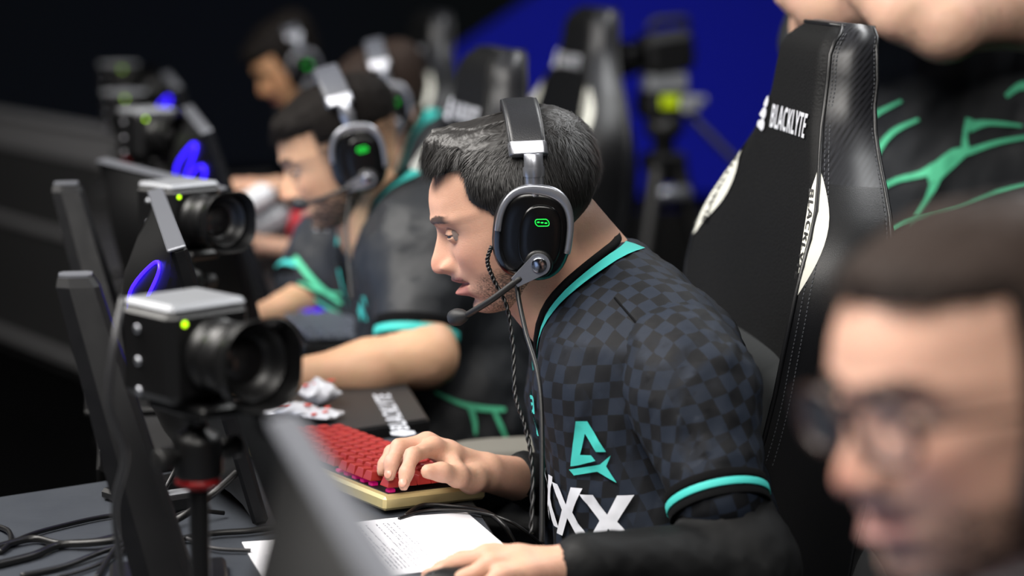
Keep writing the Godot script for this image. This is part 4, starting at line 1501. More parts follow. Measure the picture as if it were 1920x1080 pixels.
func hair_short(front: float, top: float, side: float, line: float, low := 8.0) -> Callable:
	return func(g: Vector3) -> float:
		var d := maxf(line - g.x, g.y - front)
		d = minf(d, g.y - low)
		if d <= 0.0: return -1.0
		var t := lerpf(side, top, smoothstep(40.0, 110.0, g.y))
		t += front * 0.0 + top * 0.8 * smoothstep(40.0, 90.0, g.x) * smoothstep(front, front + 25.0, g.y)
		return t * smoothstep(0.0, 8.0, d)

func crop_short(line: float, front: float, lo := 0.0, hi := 45.0) -> Callable:
	return func(g: Vector3) -> float:
		if g.y > front: return 1.0
		return smoothstep(0.0, 12.0, line - g.x) * smoothstep(lo, hi, g.y) * 0.9

func person_main() -> void:
	var base := Vector3(0.60, 0.0, -2.5)
	var t := thing("person", "player in focus, dark checked jersey, leaning over the red keyboard", "person", base, Basis(), "players at the desks")
	var skin := Color(0.62, 0.355, 0.25)
	var hx := Transform3D(Basis(Vector3.UP, deg_to_rad(-7.0)) * Basis(Vector3(0, 0, 1), deg_to_rad(20.0)), at(995, 430, 2.5))
	var body := MB.new()
	var hair := MB.new()
	var o := {"skin": skin, "hair": hair_main, "crop": crop_main, "lift": Vector3(0.25, 0.75, 0.0), "beard": 0.85, "goatee": 0.6, "open": 0.4, "lid": 2.2}
	make_head(body, hair, hx, o, 200, 220, 36000)
	# neck
	var nk := Body.new()
	nk.k = 0.03
	nk.cap(at(1020, 470, 2.5), at(1112, 590, 2.53), 0.054, 0.064)
	nk.cap(at(985, 520, 2.5), at(1085, 635, 2.52), 0.040, 0.040)
	nk.cap(at(1055, 430, 2.5), at(1130, 540, 2.53), 0.050, 0.060)
	var paint := func(p: Vector3) -> Color: 
		var c := tint(p, skin)
		var l := (hx.affine_inverse() * p) * 1000.0
		var nape := smoothstep(-58.0, -20.0, l.y) * smoothstep(30.0, 48.0, l.x)
		var jaw := smoothstep(-112.0, -80.0, l.y) * smoothstep(10.0, -30.0, l.x) * smoothstep(-100.0, -60.0, l.x) * 0.7
		return c.lerp(Color(0.025, 0.02, 0.018), clampf(maxf(nape * 0.75, jaw * 0.35), 0.0, 0.9))
	nk.mesh_into(body, 0.006, paint)
	# right hand on the keys
	var skin_col := func(p: Vector3) -> Color: return tint(p, skin * 0.94)
	var rh := Body.new()
	var wr := at(912, 886, 2.515)
	var idx := [at(812, 838, 2.465), at(773, 854, 2.43), at(762, 886, 2.412), at(757, 910, 2.404)]
	var mid := [at(801, 830, 2.49), at(748, 838, 2.468), at(734, 868, 2.455), at(731, 892, 2.45)]
	var ring := [at(795, 832, 2.513), at(735, 848, 2.50), at(722, 870, 2.488), at(716, 884, 2.484)]
	var pink := [at(796, 838, 2.535), at(757, 852, 2.53), at(748, 872, 2.52), at(743, 884, 2.515)]
	hand_from(rh, wr, [idx, mid, ring, pink], [at(884, 898, 2.475), at(858, 893, 2.44), at(828, 885, 2.42), at(803, 884, 2.41)], 0.0080)
	rh.cap(wr, at(1010, 906, 2.62), 0.0225, 0.030)
	rh.mesh_into(body, 0.0032, skin_col)
	# left hand by the paper
	var lh := Body.new()
	var wl := at(1075, 1062, 2.17)
	var li := [at(925, 1040, 2.185), at(865, 1050, 2.19), at(830, 1066, 2.195), at(800, 1080, 2.20)]
	var lm := [at(915, 1042, 2.16), at(850, 1058, 2.155), at(812, 1080, 2.155), at(790, 1098, 2.155)]
	var lr := [at(922, 1058, 2.135), at(870, 1085, 2.13), at(840, 1105, 2.13), at(820, 1120, 2.13)]
	var lp := [at(940, 1080, 2.115), at(900, 1105, 2.105), at(880, 1120, 2.10), at(865, 1130, 2.10)]
	hand_from(lh, wl, [li, lm, lr, lp], [at(1020, 1070, 2.21), at(965, 1085, 2.235), at(920, 1098, 2.24), at(890, 1105, 2.24)], 0.0080)
	lh.cap(wl, at(1160, 1062, 2.19), 0.0245, 0.032)
	lh.mesh_into(body, 0.0036, skin_col)
	# body under the clothes joins head, arms and hands
	var ib := Body.new()
	var el := at(1400, 1068, 2.27)
	var er := at(1150, 970, 2.78)
	inner_body(ib, at(1115, 590, 2.53), at(1250, 1100, 2.52), [[at(1285, 700, 2.34), el, wl], [at(1160, 700, 2.72), er, wr]])
	ib.mesh_into(body, 0.022, skin_col)
	obj("body", body, M.skin, t, base)
	obj("hair", hair, M.hair, t, base)
	eyes(t, hx, base, Vector3(-1, -0.06, 0.10))
	var nail := mat(Color(0.80, 0.58, 0.50), 0.35)
	nails(t, [[at(757, 910, 2.404), at(757, 910, 2.404) - at(762, 886, 2.412), at(745, 900, 2.38) - at(757, 905, 2.404)], [at(731, 892, 2.45), at(731, 892, 2.45) - at(734, 868, 2.455), at(715, 885, 2.43) - at(731, 890, 2.45)], [at(806, 884, 2.41), at(803, 884, 2.41) - at(828, 885, 2.42), at(806, 870, 2.38) - at(806, 884, 2.41)], [at(802, 1079, 2.20), at(800, 1080, 2.20) - at(830, 1066, 2.195), Vector3.UP]], base, nail)
	# long black base layer
	var bl := Body.new()
	bl.k = 0.03
	bl.chain([at(1320, 860, 2.29), el, at(1095, 1060, 2.17)], [0.050, 0.052, 0.0335])
	var mb := MB.new()
	bl.mesh_into(mb, 0.009, null, func(p: Vector3) -> float: return fold(p, 0.0026, 14.0))
	obj("base_layer_sleeve", mb, M.base_layer, t, base)
	bl = Body.new()
	bl.k = 0.03
	bl.chain([at(1110, 800, 2.76), er, at(985, 896, 2.585)], [0.05, 0.05, 0.033])
	mb = MB.new()
	bl.mesh_into(mb, 0.009, null, func(p: Vector3) -> float: return fold(p, 0.0022, 14.0))
	obj("base_layer_sleeve", mb, M.base_layer, t, base)
	# jersey
	var js := Body.new()
	js.k = 0.06
	js.cap(at(1140, 552, 2.54), at(1228, 668, 2.54), 0.066, 0.088)
	js.cap(at(1140, 600, 2.50), at(1180, 700, 2.45), 0.072, 0.10)
	js.cap(at(1120, 600, 2.58), at(1160, 700, 2.62), 0.072, 0.10)
	js.cap(at(1212, 745, 2.44), at(1258, 1060, 2.45), 0.116, 0.132)
	js.cap(at(1172, 745, 2.64), at(1218, 1060, 2.64), 0.112, 0.128)
	js.cap(at(1190, 608, 2.46), at(1265, 690, 2.38), 0.055, 0.062)
	js.cap(at(1150, 620, 2.62), at(1165, 700, 2.72), 0.06, 0.068)
	js.cap(at(1165, 700, 2.72), at(1140, 850, 2.77), 0.068, 0.055)
	mb = MB.new()
	var jf := func(p: Vector3) -> float: return fold(p, 0.0055, 8.0)
	js.mesh_into(mb, 0.0095, null, jf)
	var turn := Transform3D(Basis(Vector3.UP, 0.35) * Basis(Vector3(0, 0, 1), deg_to_rad(17.0)), base)
	mb.moved(turn.affine_inverse())
	var jo := obj("jersey", mb, M.jersey, t)
	jo.transform = Transform3D(turn.basis, Vector3.ZERO)
	var sl := Body.new()
	sl.k = 0.03
	sl.chain([at(1272, 682, 2.35), at(1300, 740, 2.325), at(1345, 928, 2.272)], [0.066, 0.067, 0.050])
	mb = MB.new()
	sl.mesh_into(mb, 0.0085, null, func(p: Vector3) -> float: return fold(p, 0.0055, 11.0))
	mb.moved(turn.affine_inverse())
	var so := obj("jersey_sleeve", mb, M.jersey, t)
	so.transform = Transform3D(turn.basis, Vector3.ZERO)
	var na := at(1060, 500, 2.5) - at(1120, 600, 2.53)
	collar(t, js, at(1108, 572, 2.53), na, Vector3(-1, -0.9, 0.0), 0.068, base, 0.002, 0.016, 0.035)
	cuff(t, at(1346, 938, 2.272), at(1343, 925, 2.275) - at(1288, 690, 2.34), 0.0560, 0.0085, base)
	# shoulder seam
	mb = MB.new()
	var seam := []
	for k in 9: seam.append(js.hit(at(lerpf(1150, 1218, k / 8.0), lerpf(530, 618, k / 8.0), 2.2), (at(1190, 640, 2.5) - at(1190, 600, 2.2)).normalized(), 0.5))
	for k in seam.size(): seam[k] += (at(1190, 560, 2.2) - at(1190, 640, 2.5)).normalized() * (maxf(0.0, jf.call(seam[k])) + 0.0008)
	mb.tube(seam, 0.0014, 5)
	seam = []
	for k in 13: seam.append(js.hit(at(1218 + 12.0 * sin(k / 2.0), 618 + k * 23.0, 2.15), (at(1215, 700, 2.5) - at(1215, 700, 2.15)).normalized(), 0.6) + Vector3(-0.002, 0, 0.002))
	obj("shoulder_seam", mb, M.rib, jo.get_parent(), base)
	# chest print, wrapped round the chest
	var top := at(1185, 740, 2.535)
	var low := at(1235, 1060, 2.54)
	var ax := (top - low).normalized()
	var wrap := func(q: Vector2) -> Vector3:       # x metres round the chest from straight ahead towards the left side, y metres up from the lower ribs
		var ang := q.x / 0.15
		var dir := (Vector3(-1, 0, 0) * cos(ang) + Vector3(0, 0, 1) * sin(ang))
		dir = (dir - ax * dir.dot(ax)).normalized()
		var c := low + ax * q.y
		var p := js.hit(c + dir * 0.32, -dir, 0.4)
		return p + dir * (0.0035 + maxf(0.0, jf.call(p)))
	var shift := func(tr: PackedVector2Array, d: Vector2, sx: float, sy: float, slant := 0.0) -> PackedVector2Array:
		var out := PackedVector2Array()
		for q in tr: out.append(Vector2(q.x * sx + q.y * slant, q.y * sy + q.x * -0.12) + d)
		return out
	mb = MB.new()
	var spots := [[0.172, 0.088], [0.128, 0.100], [0.084, 0.112]]
	for s in spots.size():
		print_on(mb, shift.call(text2("XYX"[s] if s != 1 else "X", 0.058), Vector2(spots[s][0], spots[s][1]), 1.0, 1.0), wrap, 0.008)
	obj("chest_lettering", mb, M.white_print, jo.get_parent(), base)
	mb = MB.new()
	var emb := [[Vector2(-0.021, -0.022), Vector2(-0.004, 0.030), Vector2(0.008, 0.030), Vector2(0.022, -0.004), Vector2(0.012, -0.004), Vector2(0.003, 0.016), Vector2(-0.006, -0.008), Vector2(0.006, -0.008), Vector2(0.010, -0.014), Vector2(-0.010, -0.020)], [Vector2(-0.024, -0.026), Vector2(0.014, -0.018), Vector2(0.026, -0.008), Vector2(0.020, -0.020), Vector2(0.028, -0.038), Vector2(0.010, -0.026), Vector2(-0.018, -0.032)]]
	for e in emb: print_on(mb, shift.call(poly2(e), Vector2(0.160, 0.172), 0.85, 1.0), wrap, 0.007)
	obj("chest_emblem", mb, M.teal, jo.get_parent(), base)
	mb = MB.new()
	print_on(mb, shift.call(text2("Sierra", 0.026), Vector2(0.052, 0.230), 1.0, 1.0, 0.15), wrap, 0.008)
	print_on(mb, shift.call(text2("Ma", 0.026), Vector2(0.066, 0.200), 1.0, 1.0, 0.15), wrap, 0.008)
	obj("sponsor_script", mb, M.teal, jo.get_parent(), base)
	legs(t, Vector3(0.78, 0.56, -2.48), base)
	# headset and its cables
	var hs := Transform3D(Basis(Vector3.UP, deg_to_rad(-7.0)) * Basis(Vector3(0, 0, 1), deg_to_rad(2.0)), at(990, 416, 2.5))
	make_headset("headset in focus on the leaning player with silver yoke and boom microphone", hs, M.band_leather)
	mb = MB.new()
	var run := curve([at(922, 462, 2.42), at(914, 490, 2.415), at(926, 525, 2.41), at(950, 575, 2.41), at(962, 650, 2.40), at(966, 740, 2.38), at(985, 800, 2.36), at(998, 880, 2.34), at(996, 1000, 2.32)], 24)
	for s in 2:
		var tw := []
		for k in run.size():
			var a := k * 0.62 + PI * s
			tw.append(run[k] + Vector3(cos(a), 0, sin(a)) * 0.0014)
		mb.tube(tw, 0.0015, 5)
	tag(obj("earphone_cable", mb, M.cable), "thin twisted black cable hanging from below the focused player's ear cup", "cable")
	mb = MB.new()
	mb.tube(curve([at(972, 515, 2.40), at(970, 545, 2.40), at(985, 620, 2.38), at(1008, 700, 2.35), at(1016, 800, 2.33), at(1016, 1015, 2.30)], 8), 0.0028, 7)
	tag(obj("headset_cable", mb, M.cable), "smooth black headset cable falling straight past the focused player's chest", "cable")

func person_second() -> void:
	var base := Vector3(0.50, 0.0, -3.45)
	var t := thing("person", "bearded player behind the focused one, short fringe, black jersey with teal cuff", "person", base, Basis(), "players at the desks")
	var skin := Color(0.55, 0.325, 0.20)
	var hx := Transform3D(Basis(Vector3.UP, deg_to_rad(-2.0)) * Basis(Vector3(0, 0, 1), deg_to_rad(20.0)), at(662, 316, 3.42))
	var body := MB.new()
	var hair := MB.new()
	make_head(body, hair, hx, {"skin": skin, "hair": hair_short(84.0, 13.0, 2.0, 40.0, 62.0), "crop": crop_short(50.0, 86.0, -8.0, 58.0), "beard": 1.6, "goatee": 0.9, "open": 0.0, "lid": 1.8, "freq": 0.25, "lift": Vector3(0.5, 0.1, 0)}, 90, 100, 3000)
	var col := func(p: Vector3) -> Color: return tint(p, skin)
	var nk := Body.new()
	nk.cap(at(674, 335, 3.42), at(705, 430, 3.45), 0.056, 0.064)
	nk.mesh_into(body, 0.012, col)
	var wl := at(540, 706, 3.08)
	var el := at(800, 668, 3.16)
	var wr := at(462, 612, 3.42)
	var er := at(590, 560, 3.62)
	var ib := Body.new()
	ib.k = 0.03
	ib.chain([at(785, 560, 3.22), el, at(690, 690, 3.12), wl], [0.046, 0.042, 0.038, 0.025])
	ib.chain([at(590, 500, 3.62), er, wr], [0.044, 0.040, 0.025])
	ib.cap(at(775, 470, 3.46), at(810, 760, 3.48), 0.04, 0.06)
	ib.cap(at(775, 470, 3.46), at(785, 560, 3.22), 0.04)
	ib.cap(at(705, 430, 3.45), at(775, 470, 3.46), 0.045)
	ib.cap(at(775, 500, 3.5), at(640, 500, 3.64), 0.035)
	ib.cap(at(640, 500, 3.64), at(590, 510, 3.62), 0.035)
	ib.mesh_into(body, 0.013, col)
	for q in [[wl, Vector3(-1, -0.05, 0.1), Vector3(0, 0, -1)], [wr, Vector3(-1, -0.05, -0.1), Vector3(0, 0, 1)]]:
		var h := Body.new()
		relaxed_hand(h, q[0], q[1], Vector3.UP, q[2], 0.35)
		h.mesh_into(body, 0.006, col)
	obj("body", body, M.skin, t, base)
	obj("hair", hair, M.soft_hair, t, base)
	eyes(t, hx, base, Vector3(-1, -0.1, 0.05))
	var js := Body.new()
	js.k = 0.07
	js.cap(at(772, 395, 3.44), at(810, 460, 3.46), 0.062, 0.10)
	js.cap(at(802, 540, 3.37), at(855, 800, 3.38), 0.120, 0.15)
	js.cap(at(745, 530, 3.58), at(800, 800, 3.58), 0.115, 0.14)
	js.cap(at(806, 455, 3.34), at(802, 490, 3.28), 0.080)
	js.cap(at(802, 480, 3.28), at(782, 612, 3.20), 0.080, 0.058)
	js.cap(at(745, 470, 3.52), at(650, 480, 3.66), 0.075)
	js.cap(at(650, 460, 3.66), at(588, 530, 3.62), 0.075, 0.060)
	var mb := MB.new()
	js.mesh_into(mb, 0.014, null, func(p: Vector3) -> float: return fold(p, 0.010, 7.0))
	obj("jersey", mb, M.shirt, t, base)
	collar(t, js, at(712, 395, 3.45), at(672, 310, 3.42) - at(715, 420, 3.45), Vector3(-1, -0.9, 0), 0.066, base, 0.004, 0.018, 0.03)
	cuff(t, at(781, 628, 3.195), at(781, 630, 3.20) - at(793, 470, 3.23), 0.064, 0.013, base)
	cuff(t, at(577, 543, 3.615), at(588, 530, 3.62) - at(650, 460, 3.66), 0.066, 0.010, base)
	var wrap := func(q: Vector2) -> Vector3:     # points seen from the near side of the desks, carried onto the cloth
		var o2 := at(q.x, q.y, 2.9)
		var d := (at(q.x, q.y, 3.6) - o2).normalized()
		return js.hit(o2, d, 0.9) - d * 0.009
	mb = MB.new()
	for s in [[[Vector2(552, 482), Vector2(590, 530), Vector2(640, 570)], [10, 12, 6]], [[Vector2(560, 530), Vector2(600, 545), Vector2(640, 552)], [5, 7, 4]], [[Vector2(590, 560), Vector2(612, 575), Vector2(640, 590)], [5, 6, 3]]]: print_on(mb, stroke2(curve2(s[0], 4), s[1]), wrap, 14.0)
	obj("green_print", mb, M.green_print, t, base)
	mb = MB.new()
	print_on(mb, poly2([Vector2(668, 606), Vector2(676, 556), Vector2(684, 556), Vector2(694, 606), Vector2(684, 600), Vector2(682, 585), Vector2(677, 600)]), wrap, 14.0)
	obj("chest_emblem", mb, M.teal, t, base)
	mb = MB.new()
	for s in 3: print_on(mb, stroke2([Vector2(592 + s * 10, 432), Vector2(598 + s * 10, 412)], [5, 5]), wrap, 14.0)
	obj("collar_print", mb, M.white_print, t, base)
	mb = MB.new()
	for s in [[[Vector2(815, 735), Vector2(860, 755), Vector2(900, 765), Vector2(948, 768)], [5, 8, 12, 8]], [[Vector2(882, 762), Vector2(890, 790), Vector2(892, 815)], [12, 9, 5]], [[Vector2(925, 768), Vector2(940, 800), Vector2(955, 835)], [6, 9, 5]]]: print_on(mb, stroke2(curve2(s[0], 4), s[1]), wrap, 14.0)
	obj("green_hem_print", mb, M.green_print, t, base)
	legs(t, Vector3(0.70, 0.56, -3.5), base)
	make_headset("headset on the bearded player with boom microphone before his mouth", Transform3D(Basis(Vector3.UP, deg_to_rad(-2.0)) * Basis(Vector3(0, 0, 1), deg_to_rad(16.0)), at(664, 286, 3.42)), M.band_grey, true, 1.0, 0.5)
	mb = MB.new()
	mb.tube(curve([at(655, 335, 3.33), at(656, 370, 3.33), at(650, 430, 3.31), at(660, 560, 3.25)], 6), 0.003, 6)
	tag(obj("headset_cable", mb, M.cable), "black cable hanging from the bearded player's headset", "cable")

func person_far() -> void:
	# third player, face turned away behind the bearded one
	var base := Vector3(0.75, 0.0, -4.5)
	var t := thing("person", "brown-haired player with teal collar, face hidden behind the bearded player's head", "person", base, Basis(), "players at the desks")
	var skin := Color(0.55, 0.32, 0.22)
	var hx := Transform3D(Basis(Vector3.UP, deg_to_rad(-8.0)) * Basis(Vector3(0, 0, 1), deg_to_rad(18.0)), at(732, 205, 4.5))
	var body := MB.new()
	var hair := MB.new()
	make_head(body, hair, hx, {"skin": skin, "hair": hair_short(80.0, 9.0, 3.0, 52.0, -10.0), "crop": crop_short(50.0, 84.0), "beard": 0.3, "lift": Vector3(0.4, 0.3, 0)}, 60, 72)
	var col := func(p: Vector3) -> Color: return tint(p, skin)
	var wr := at(520, 352, 4.45)
	var wl := at(560, 470, 4.30)
	var ib := Body.new()
	ib.k = 0.03
	ib.cap(at(738, 232, 4.5), at(790, 300, 4.52), 0.058, 0.064)
	ib.chain([at(800, 330, 4.6), at(690, 420, 4.62), wr], [0.045, 0.042, 0.026])
	ib.chain([at(850, 330, 4.35), at(760, 480, 4.25), wl], [0.045, 0.042, 0.026])
	ib.mesh_into(body, 0.016, col)
	for q in [[wr, Vector3(-1, 0.05, 0.2), Vector3(0, 0.5, 1)], [wl, Vector3(-1, 0.15, -0.1), Vector3(0, 0.4, -1)]]:
		var h := Body.new()
		relaxed_hand(h, q[0], q[1], Vector3.UP, q[2], 0.55)
		h.mesh_into(body, 0.007, col)
	obj("body", body, M.skin, t, base)
	obj("hair", hair, M.brown_hair, t, base)
	var js := Body.new()
	js.k = 0.07
	js.cap(at(808, 270, 4.52), at(850, 340, 4.52), 0.075, 0.11)
	js.cap(at(860, 400, 4.42), at(900, 640, 4.44), 0.14, 0.15)
	js.cap(at(830, 400, 4.62), at(870, 640, 4.62), 0.13, 0.14)
	js.cap(at(860, 290, 4.38), at(845, 400, 4.3), 0.085, 0.06)
	js.cap(at(810, 310, 4.66), at(770, 370, 4.64), 0.08, 0.055)
	var mb := MB.new()
	js.mesh_into(mb, 0.018, null, func(p: Vector3) -> float: return fold(p, 0.007, 7.0))
	obj("jersey", mb, M.shirt, t, base)
	collar(t, js, at(782, 285, 4.52), at(738, 232, 4.5) - at(790, 300, 4.52), Vector3(-1, -0.9, 0), 0.066, base, 0.004, 0.022, 0.03)
	legs(t, Vector3(0.88, 0.56, -4.55), base)
	make_headset("headset on the brown-haired player whose face is hidden", Transform3D(Basis(Vector3.UP, deg_to_rad(-8.0)) * Basis(Vector3(0, 0, 1), deg_to_rad(13.0)), at(735, 198, 4.5)), M.band_grey)
	mb = MB.new()
	var gp := MB.new()
	var c := at(478, 372, 4.40)
	gp.box(Transform3D(Basis(Vector3(0, 0, 1), 0.5) * Basis(Vector3.UP, 0.2), c), Vector3(0.075, 0.045, 0.09), 0.015)
	var dv := thing("handheld_device", "white handheld device in the brown-haired player's hands", "device", c)
	gp.moved(Transform3D(Basis(), -c))
	obj("shell", gp, M.white_plastic, dv)
	gp = MB.new()
	gp.box(Transform3D(Basis(Vector3(0, 0, 1), 0.5), Vector3(0.03, -0.05, 0)), Vector3(0.09, 0.05, 0.075), 0.015)
	obj("lower_grip", gp, M.camera_top, dv)
	mb.lathe(Transform3D(Basis(Vector3(0, 0, 1), PI / 2 - 0.2), at(563, 422, 4.38)), [Vector2(0.0001, -0.022), Vector2(0.027, -0.022), Vector2(0.029, -0.018), Vector2(0.029, 0.018), Vector2(0.027, 0.022), Vector2(0.0001, 0.022)], 18)
	tag(obj("wristband", mb, M.red_cloth), "red wristband beside the bearded player's chin", "wristband")
	# fourth player, head bowed
	base = Vector3(0.62, 0.0, -5.85)
	t = thing("person", "farthest player, black hair, head bowed low over the desk", "person", base, Basis(), "players at the desks")
	hx = Transform3D(Basis(Vector3.UP, deg_to_rad(8.0)) * Basis(Vector3(0, 0, 1), deg_to_rad(34.0)), at(556, 125, 5.8))
	body = MB.new()
	hair = MB.new()
	skin = Color(0.50, 0.27, 0.14)
	make_head(body, hair, hx, {"skin": skin, "hair": hair_short(74.0, 14.0, 5.0, 48.0, -12.0), "crop": crop_short(50.0, 80.0), "beard": 0.3, "freq": 0.3, "lift": Vector3(0.6, 0.2, 0)}, 50, 60)
	ib = Body.new()
	ib.k = 0.03
	ib.cap(at(572, 160, 5.8), at(618, 215, 5.82), 0.058, 0.064)
	ib.mesh_into(body, 0.02, func(p: Vector3) -> Color: return tint(p, skin))
	obj("body", body, M.skin, t, base)
	obj("hair", hair, M.soft_hair, t, base)
	js = Body.new()
	js.k = 0.07
	js.cap(at(640, 215, 5.82), at(680, 280, 5.82), 0.09, 0.13)
	js.cap(at(690, 330, 5.7), at(720, 520, 5.7), 0.15)
	js.cap(at(665, 330, 5.95), at(700, 520, 5.95), 0.14)
	js.cap(at(670, 250, 5.65), at(640, 340, 5.6), 0.085, 0.06)
	mb = MB.new()
	js.mesh_into(mb, 0.022)
	obj("jersey", mb, M.shirt, t, base)
	legs(t, Vector3(0.80, 0.56, -5.9), base)
	make_headset("farthest headset on the bowed black-haired player", Transform3D(Basis(Vector3.UP, deg_to_rad(8.0)) * Basis(Vector3(0, 0, 1), deg_to_rad(14.0)), at(556, 128, 5.8)), M.band_grey)

func person_near() -> void:
	var base := Vector3(0.75, 0.0, -1.35)
	var t := thing("person", "nearest person out of focus with glasses and brown hair, lower right corner", "person", base, Basis(), "players at the desks")
	var skin := Color(0.62, 0.36, 0.26)
	var hx := Transform3D(Basis(Vector3.UP, deg_to_rad(16.0)) * Basis(Vector3(1, 0, 0), deg_to_rad(-4.0)) * Basis(Vector3(0, 0, 1), deg_to_rad(6.0)), at(1882, 812, 1.30))
	var body := MB.new()
	var hair := MB.new()
	make_head(body, hair, hx, {"skin": skin, "hair": hair_short(94.0, 11.0, 5.0, 40.0, 10.0), "crop": crop_short(44.0, 97.0), "beard": 1.0, "goatee": 0.95, "open": 0.8, "lid": 2.4, "flush": 1.2, "lips": Color(0.40, 0.19, 0.17), "freq": 0.2}, 100, 120, 5000)
	var col := func(p: Vector3) -> Color: return tint(p, skin)
	var ib := Body.new()
	ib.k = 0.03
	var neck := hx * Vector3(0.02, -0.05, 0)
	var lowv := neck + Vector3(0.10, -0.16, 0)
	ib.cap(neck, lowv, 0.056, 0.066)
	ib.cap(lowv, lowv + Vector3(0.1, -0.35, 0), 0.06, 0.09)
	ib.mesh_into(body, 0.014, col)
	obj("body", body, M.skin, t, base)
	obj("hair", hair, M.brown_hair, t, base)
	eyes(t, hx, base, Vector3(-1, -0.25, 0.0))
	var js := Body.new()
	js.k = 0.07
	js.cap(lowv + Vector3(0.03, -0.02, -0.05), lowv + Vector3(0.06, -0.06, 0.05), 0.08, 0.08)
	js.cap(lowv + Vector3(0.12, -0.18, 0.09), lowv + Vector3(0.18, -0.45, 0.09), 0.13, 0.14)
	js.cap(lowv + Vector3(0.12, -0.18, -0.09), lowv + Vector3(0.18, -0.45, -0.09), 0.13, 0.14)
	js.cap(lowv + Vector3(0.1, -0.1, 0.19), lowv + Vector3(0.02, -0.32, 0.23), 0.075, 0.05)
	js.cap(lowv + Vector3(0.1, -0.1, -0.19), lowv + Vector3(0.02, -0.32, -0.23), 0.075, 0.05)
	var mb := MB.new()
	js.mesh_into(mb, 0.018)
	obj("jersey", mb, M.shirt, t, base)
	legs(t, Vector3(0.92, 0.56, -1.35), base)
	# glasses rest on the nose
	var g := thing("glasses", "blurred brown-rimmed glasses on the nearest person's face", "glasses", hx.origin, hx.basis)
	for s in [-1.0, 1.0]:
		var rim := []
		var fan := []
		for k in 32:
			var a := TAU * k / 32
			var x := 0.025 * signf(cos(a)) * pow(absf(cos(a)), 0.8)
			var y := 0.019 * signf(sin(a)) * pow(absf(sin(a)), 0.8)
			rim.append(Vector3(-0.112 + 0.10 * absf(x + 0.033) * 1.0 - y * 0.10, 0.026 + y, s * (0.033 + x)))
		mb = MB.new()
		mb.tube(rim, 0.0027, 7, true)
		var r := obj("rim", mb, M.tortoise, g)
		mb = MB.new()
		var c := Vector3.ZERO
		for q in rim: c += q / 32.0
		for k in 32: mb.face([c, rim[k], rim[(k + 1) % 32]], Vector3(-1, 0, 0))
		obj("lens", mb, M.glass, r)
		mb = MB.new()
		mb.tube([Vector3(-0.103, 0.034, 0.060 * s), Vector3(-0.098, 0.035, 0.072 * s), Vector3(-0.05, 0.033, 0.080 * s), Vector3(0.012, 0.030, 0.080 * s), Vector3(0.03, 0.010, 0.078 * s)], 0.0022, 7)
		obj("temple_arm", mb, M.tortoise, g)
	mb = MB.new()
	mb.tube(curve([Vector3(-0.110, 0.032, -0.010), Vector3(-0.116, 0.035, 0), Vector3(-0.110, 0.032, 0.010)], 5), 0.002, 7)
	obj("bridge", mb, M.tortoise, g)
	make_headset("blurred grey headset on the nearest person at the right edge", Transform3D(hx.basis * Basis(Vector3(0, 0, 1), deg_to_rad(-20.0)), hx.origin), M.band_grey)

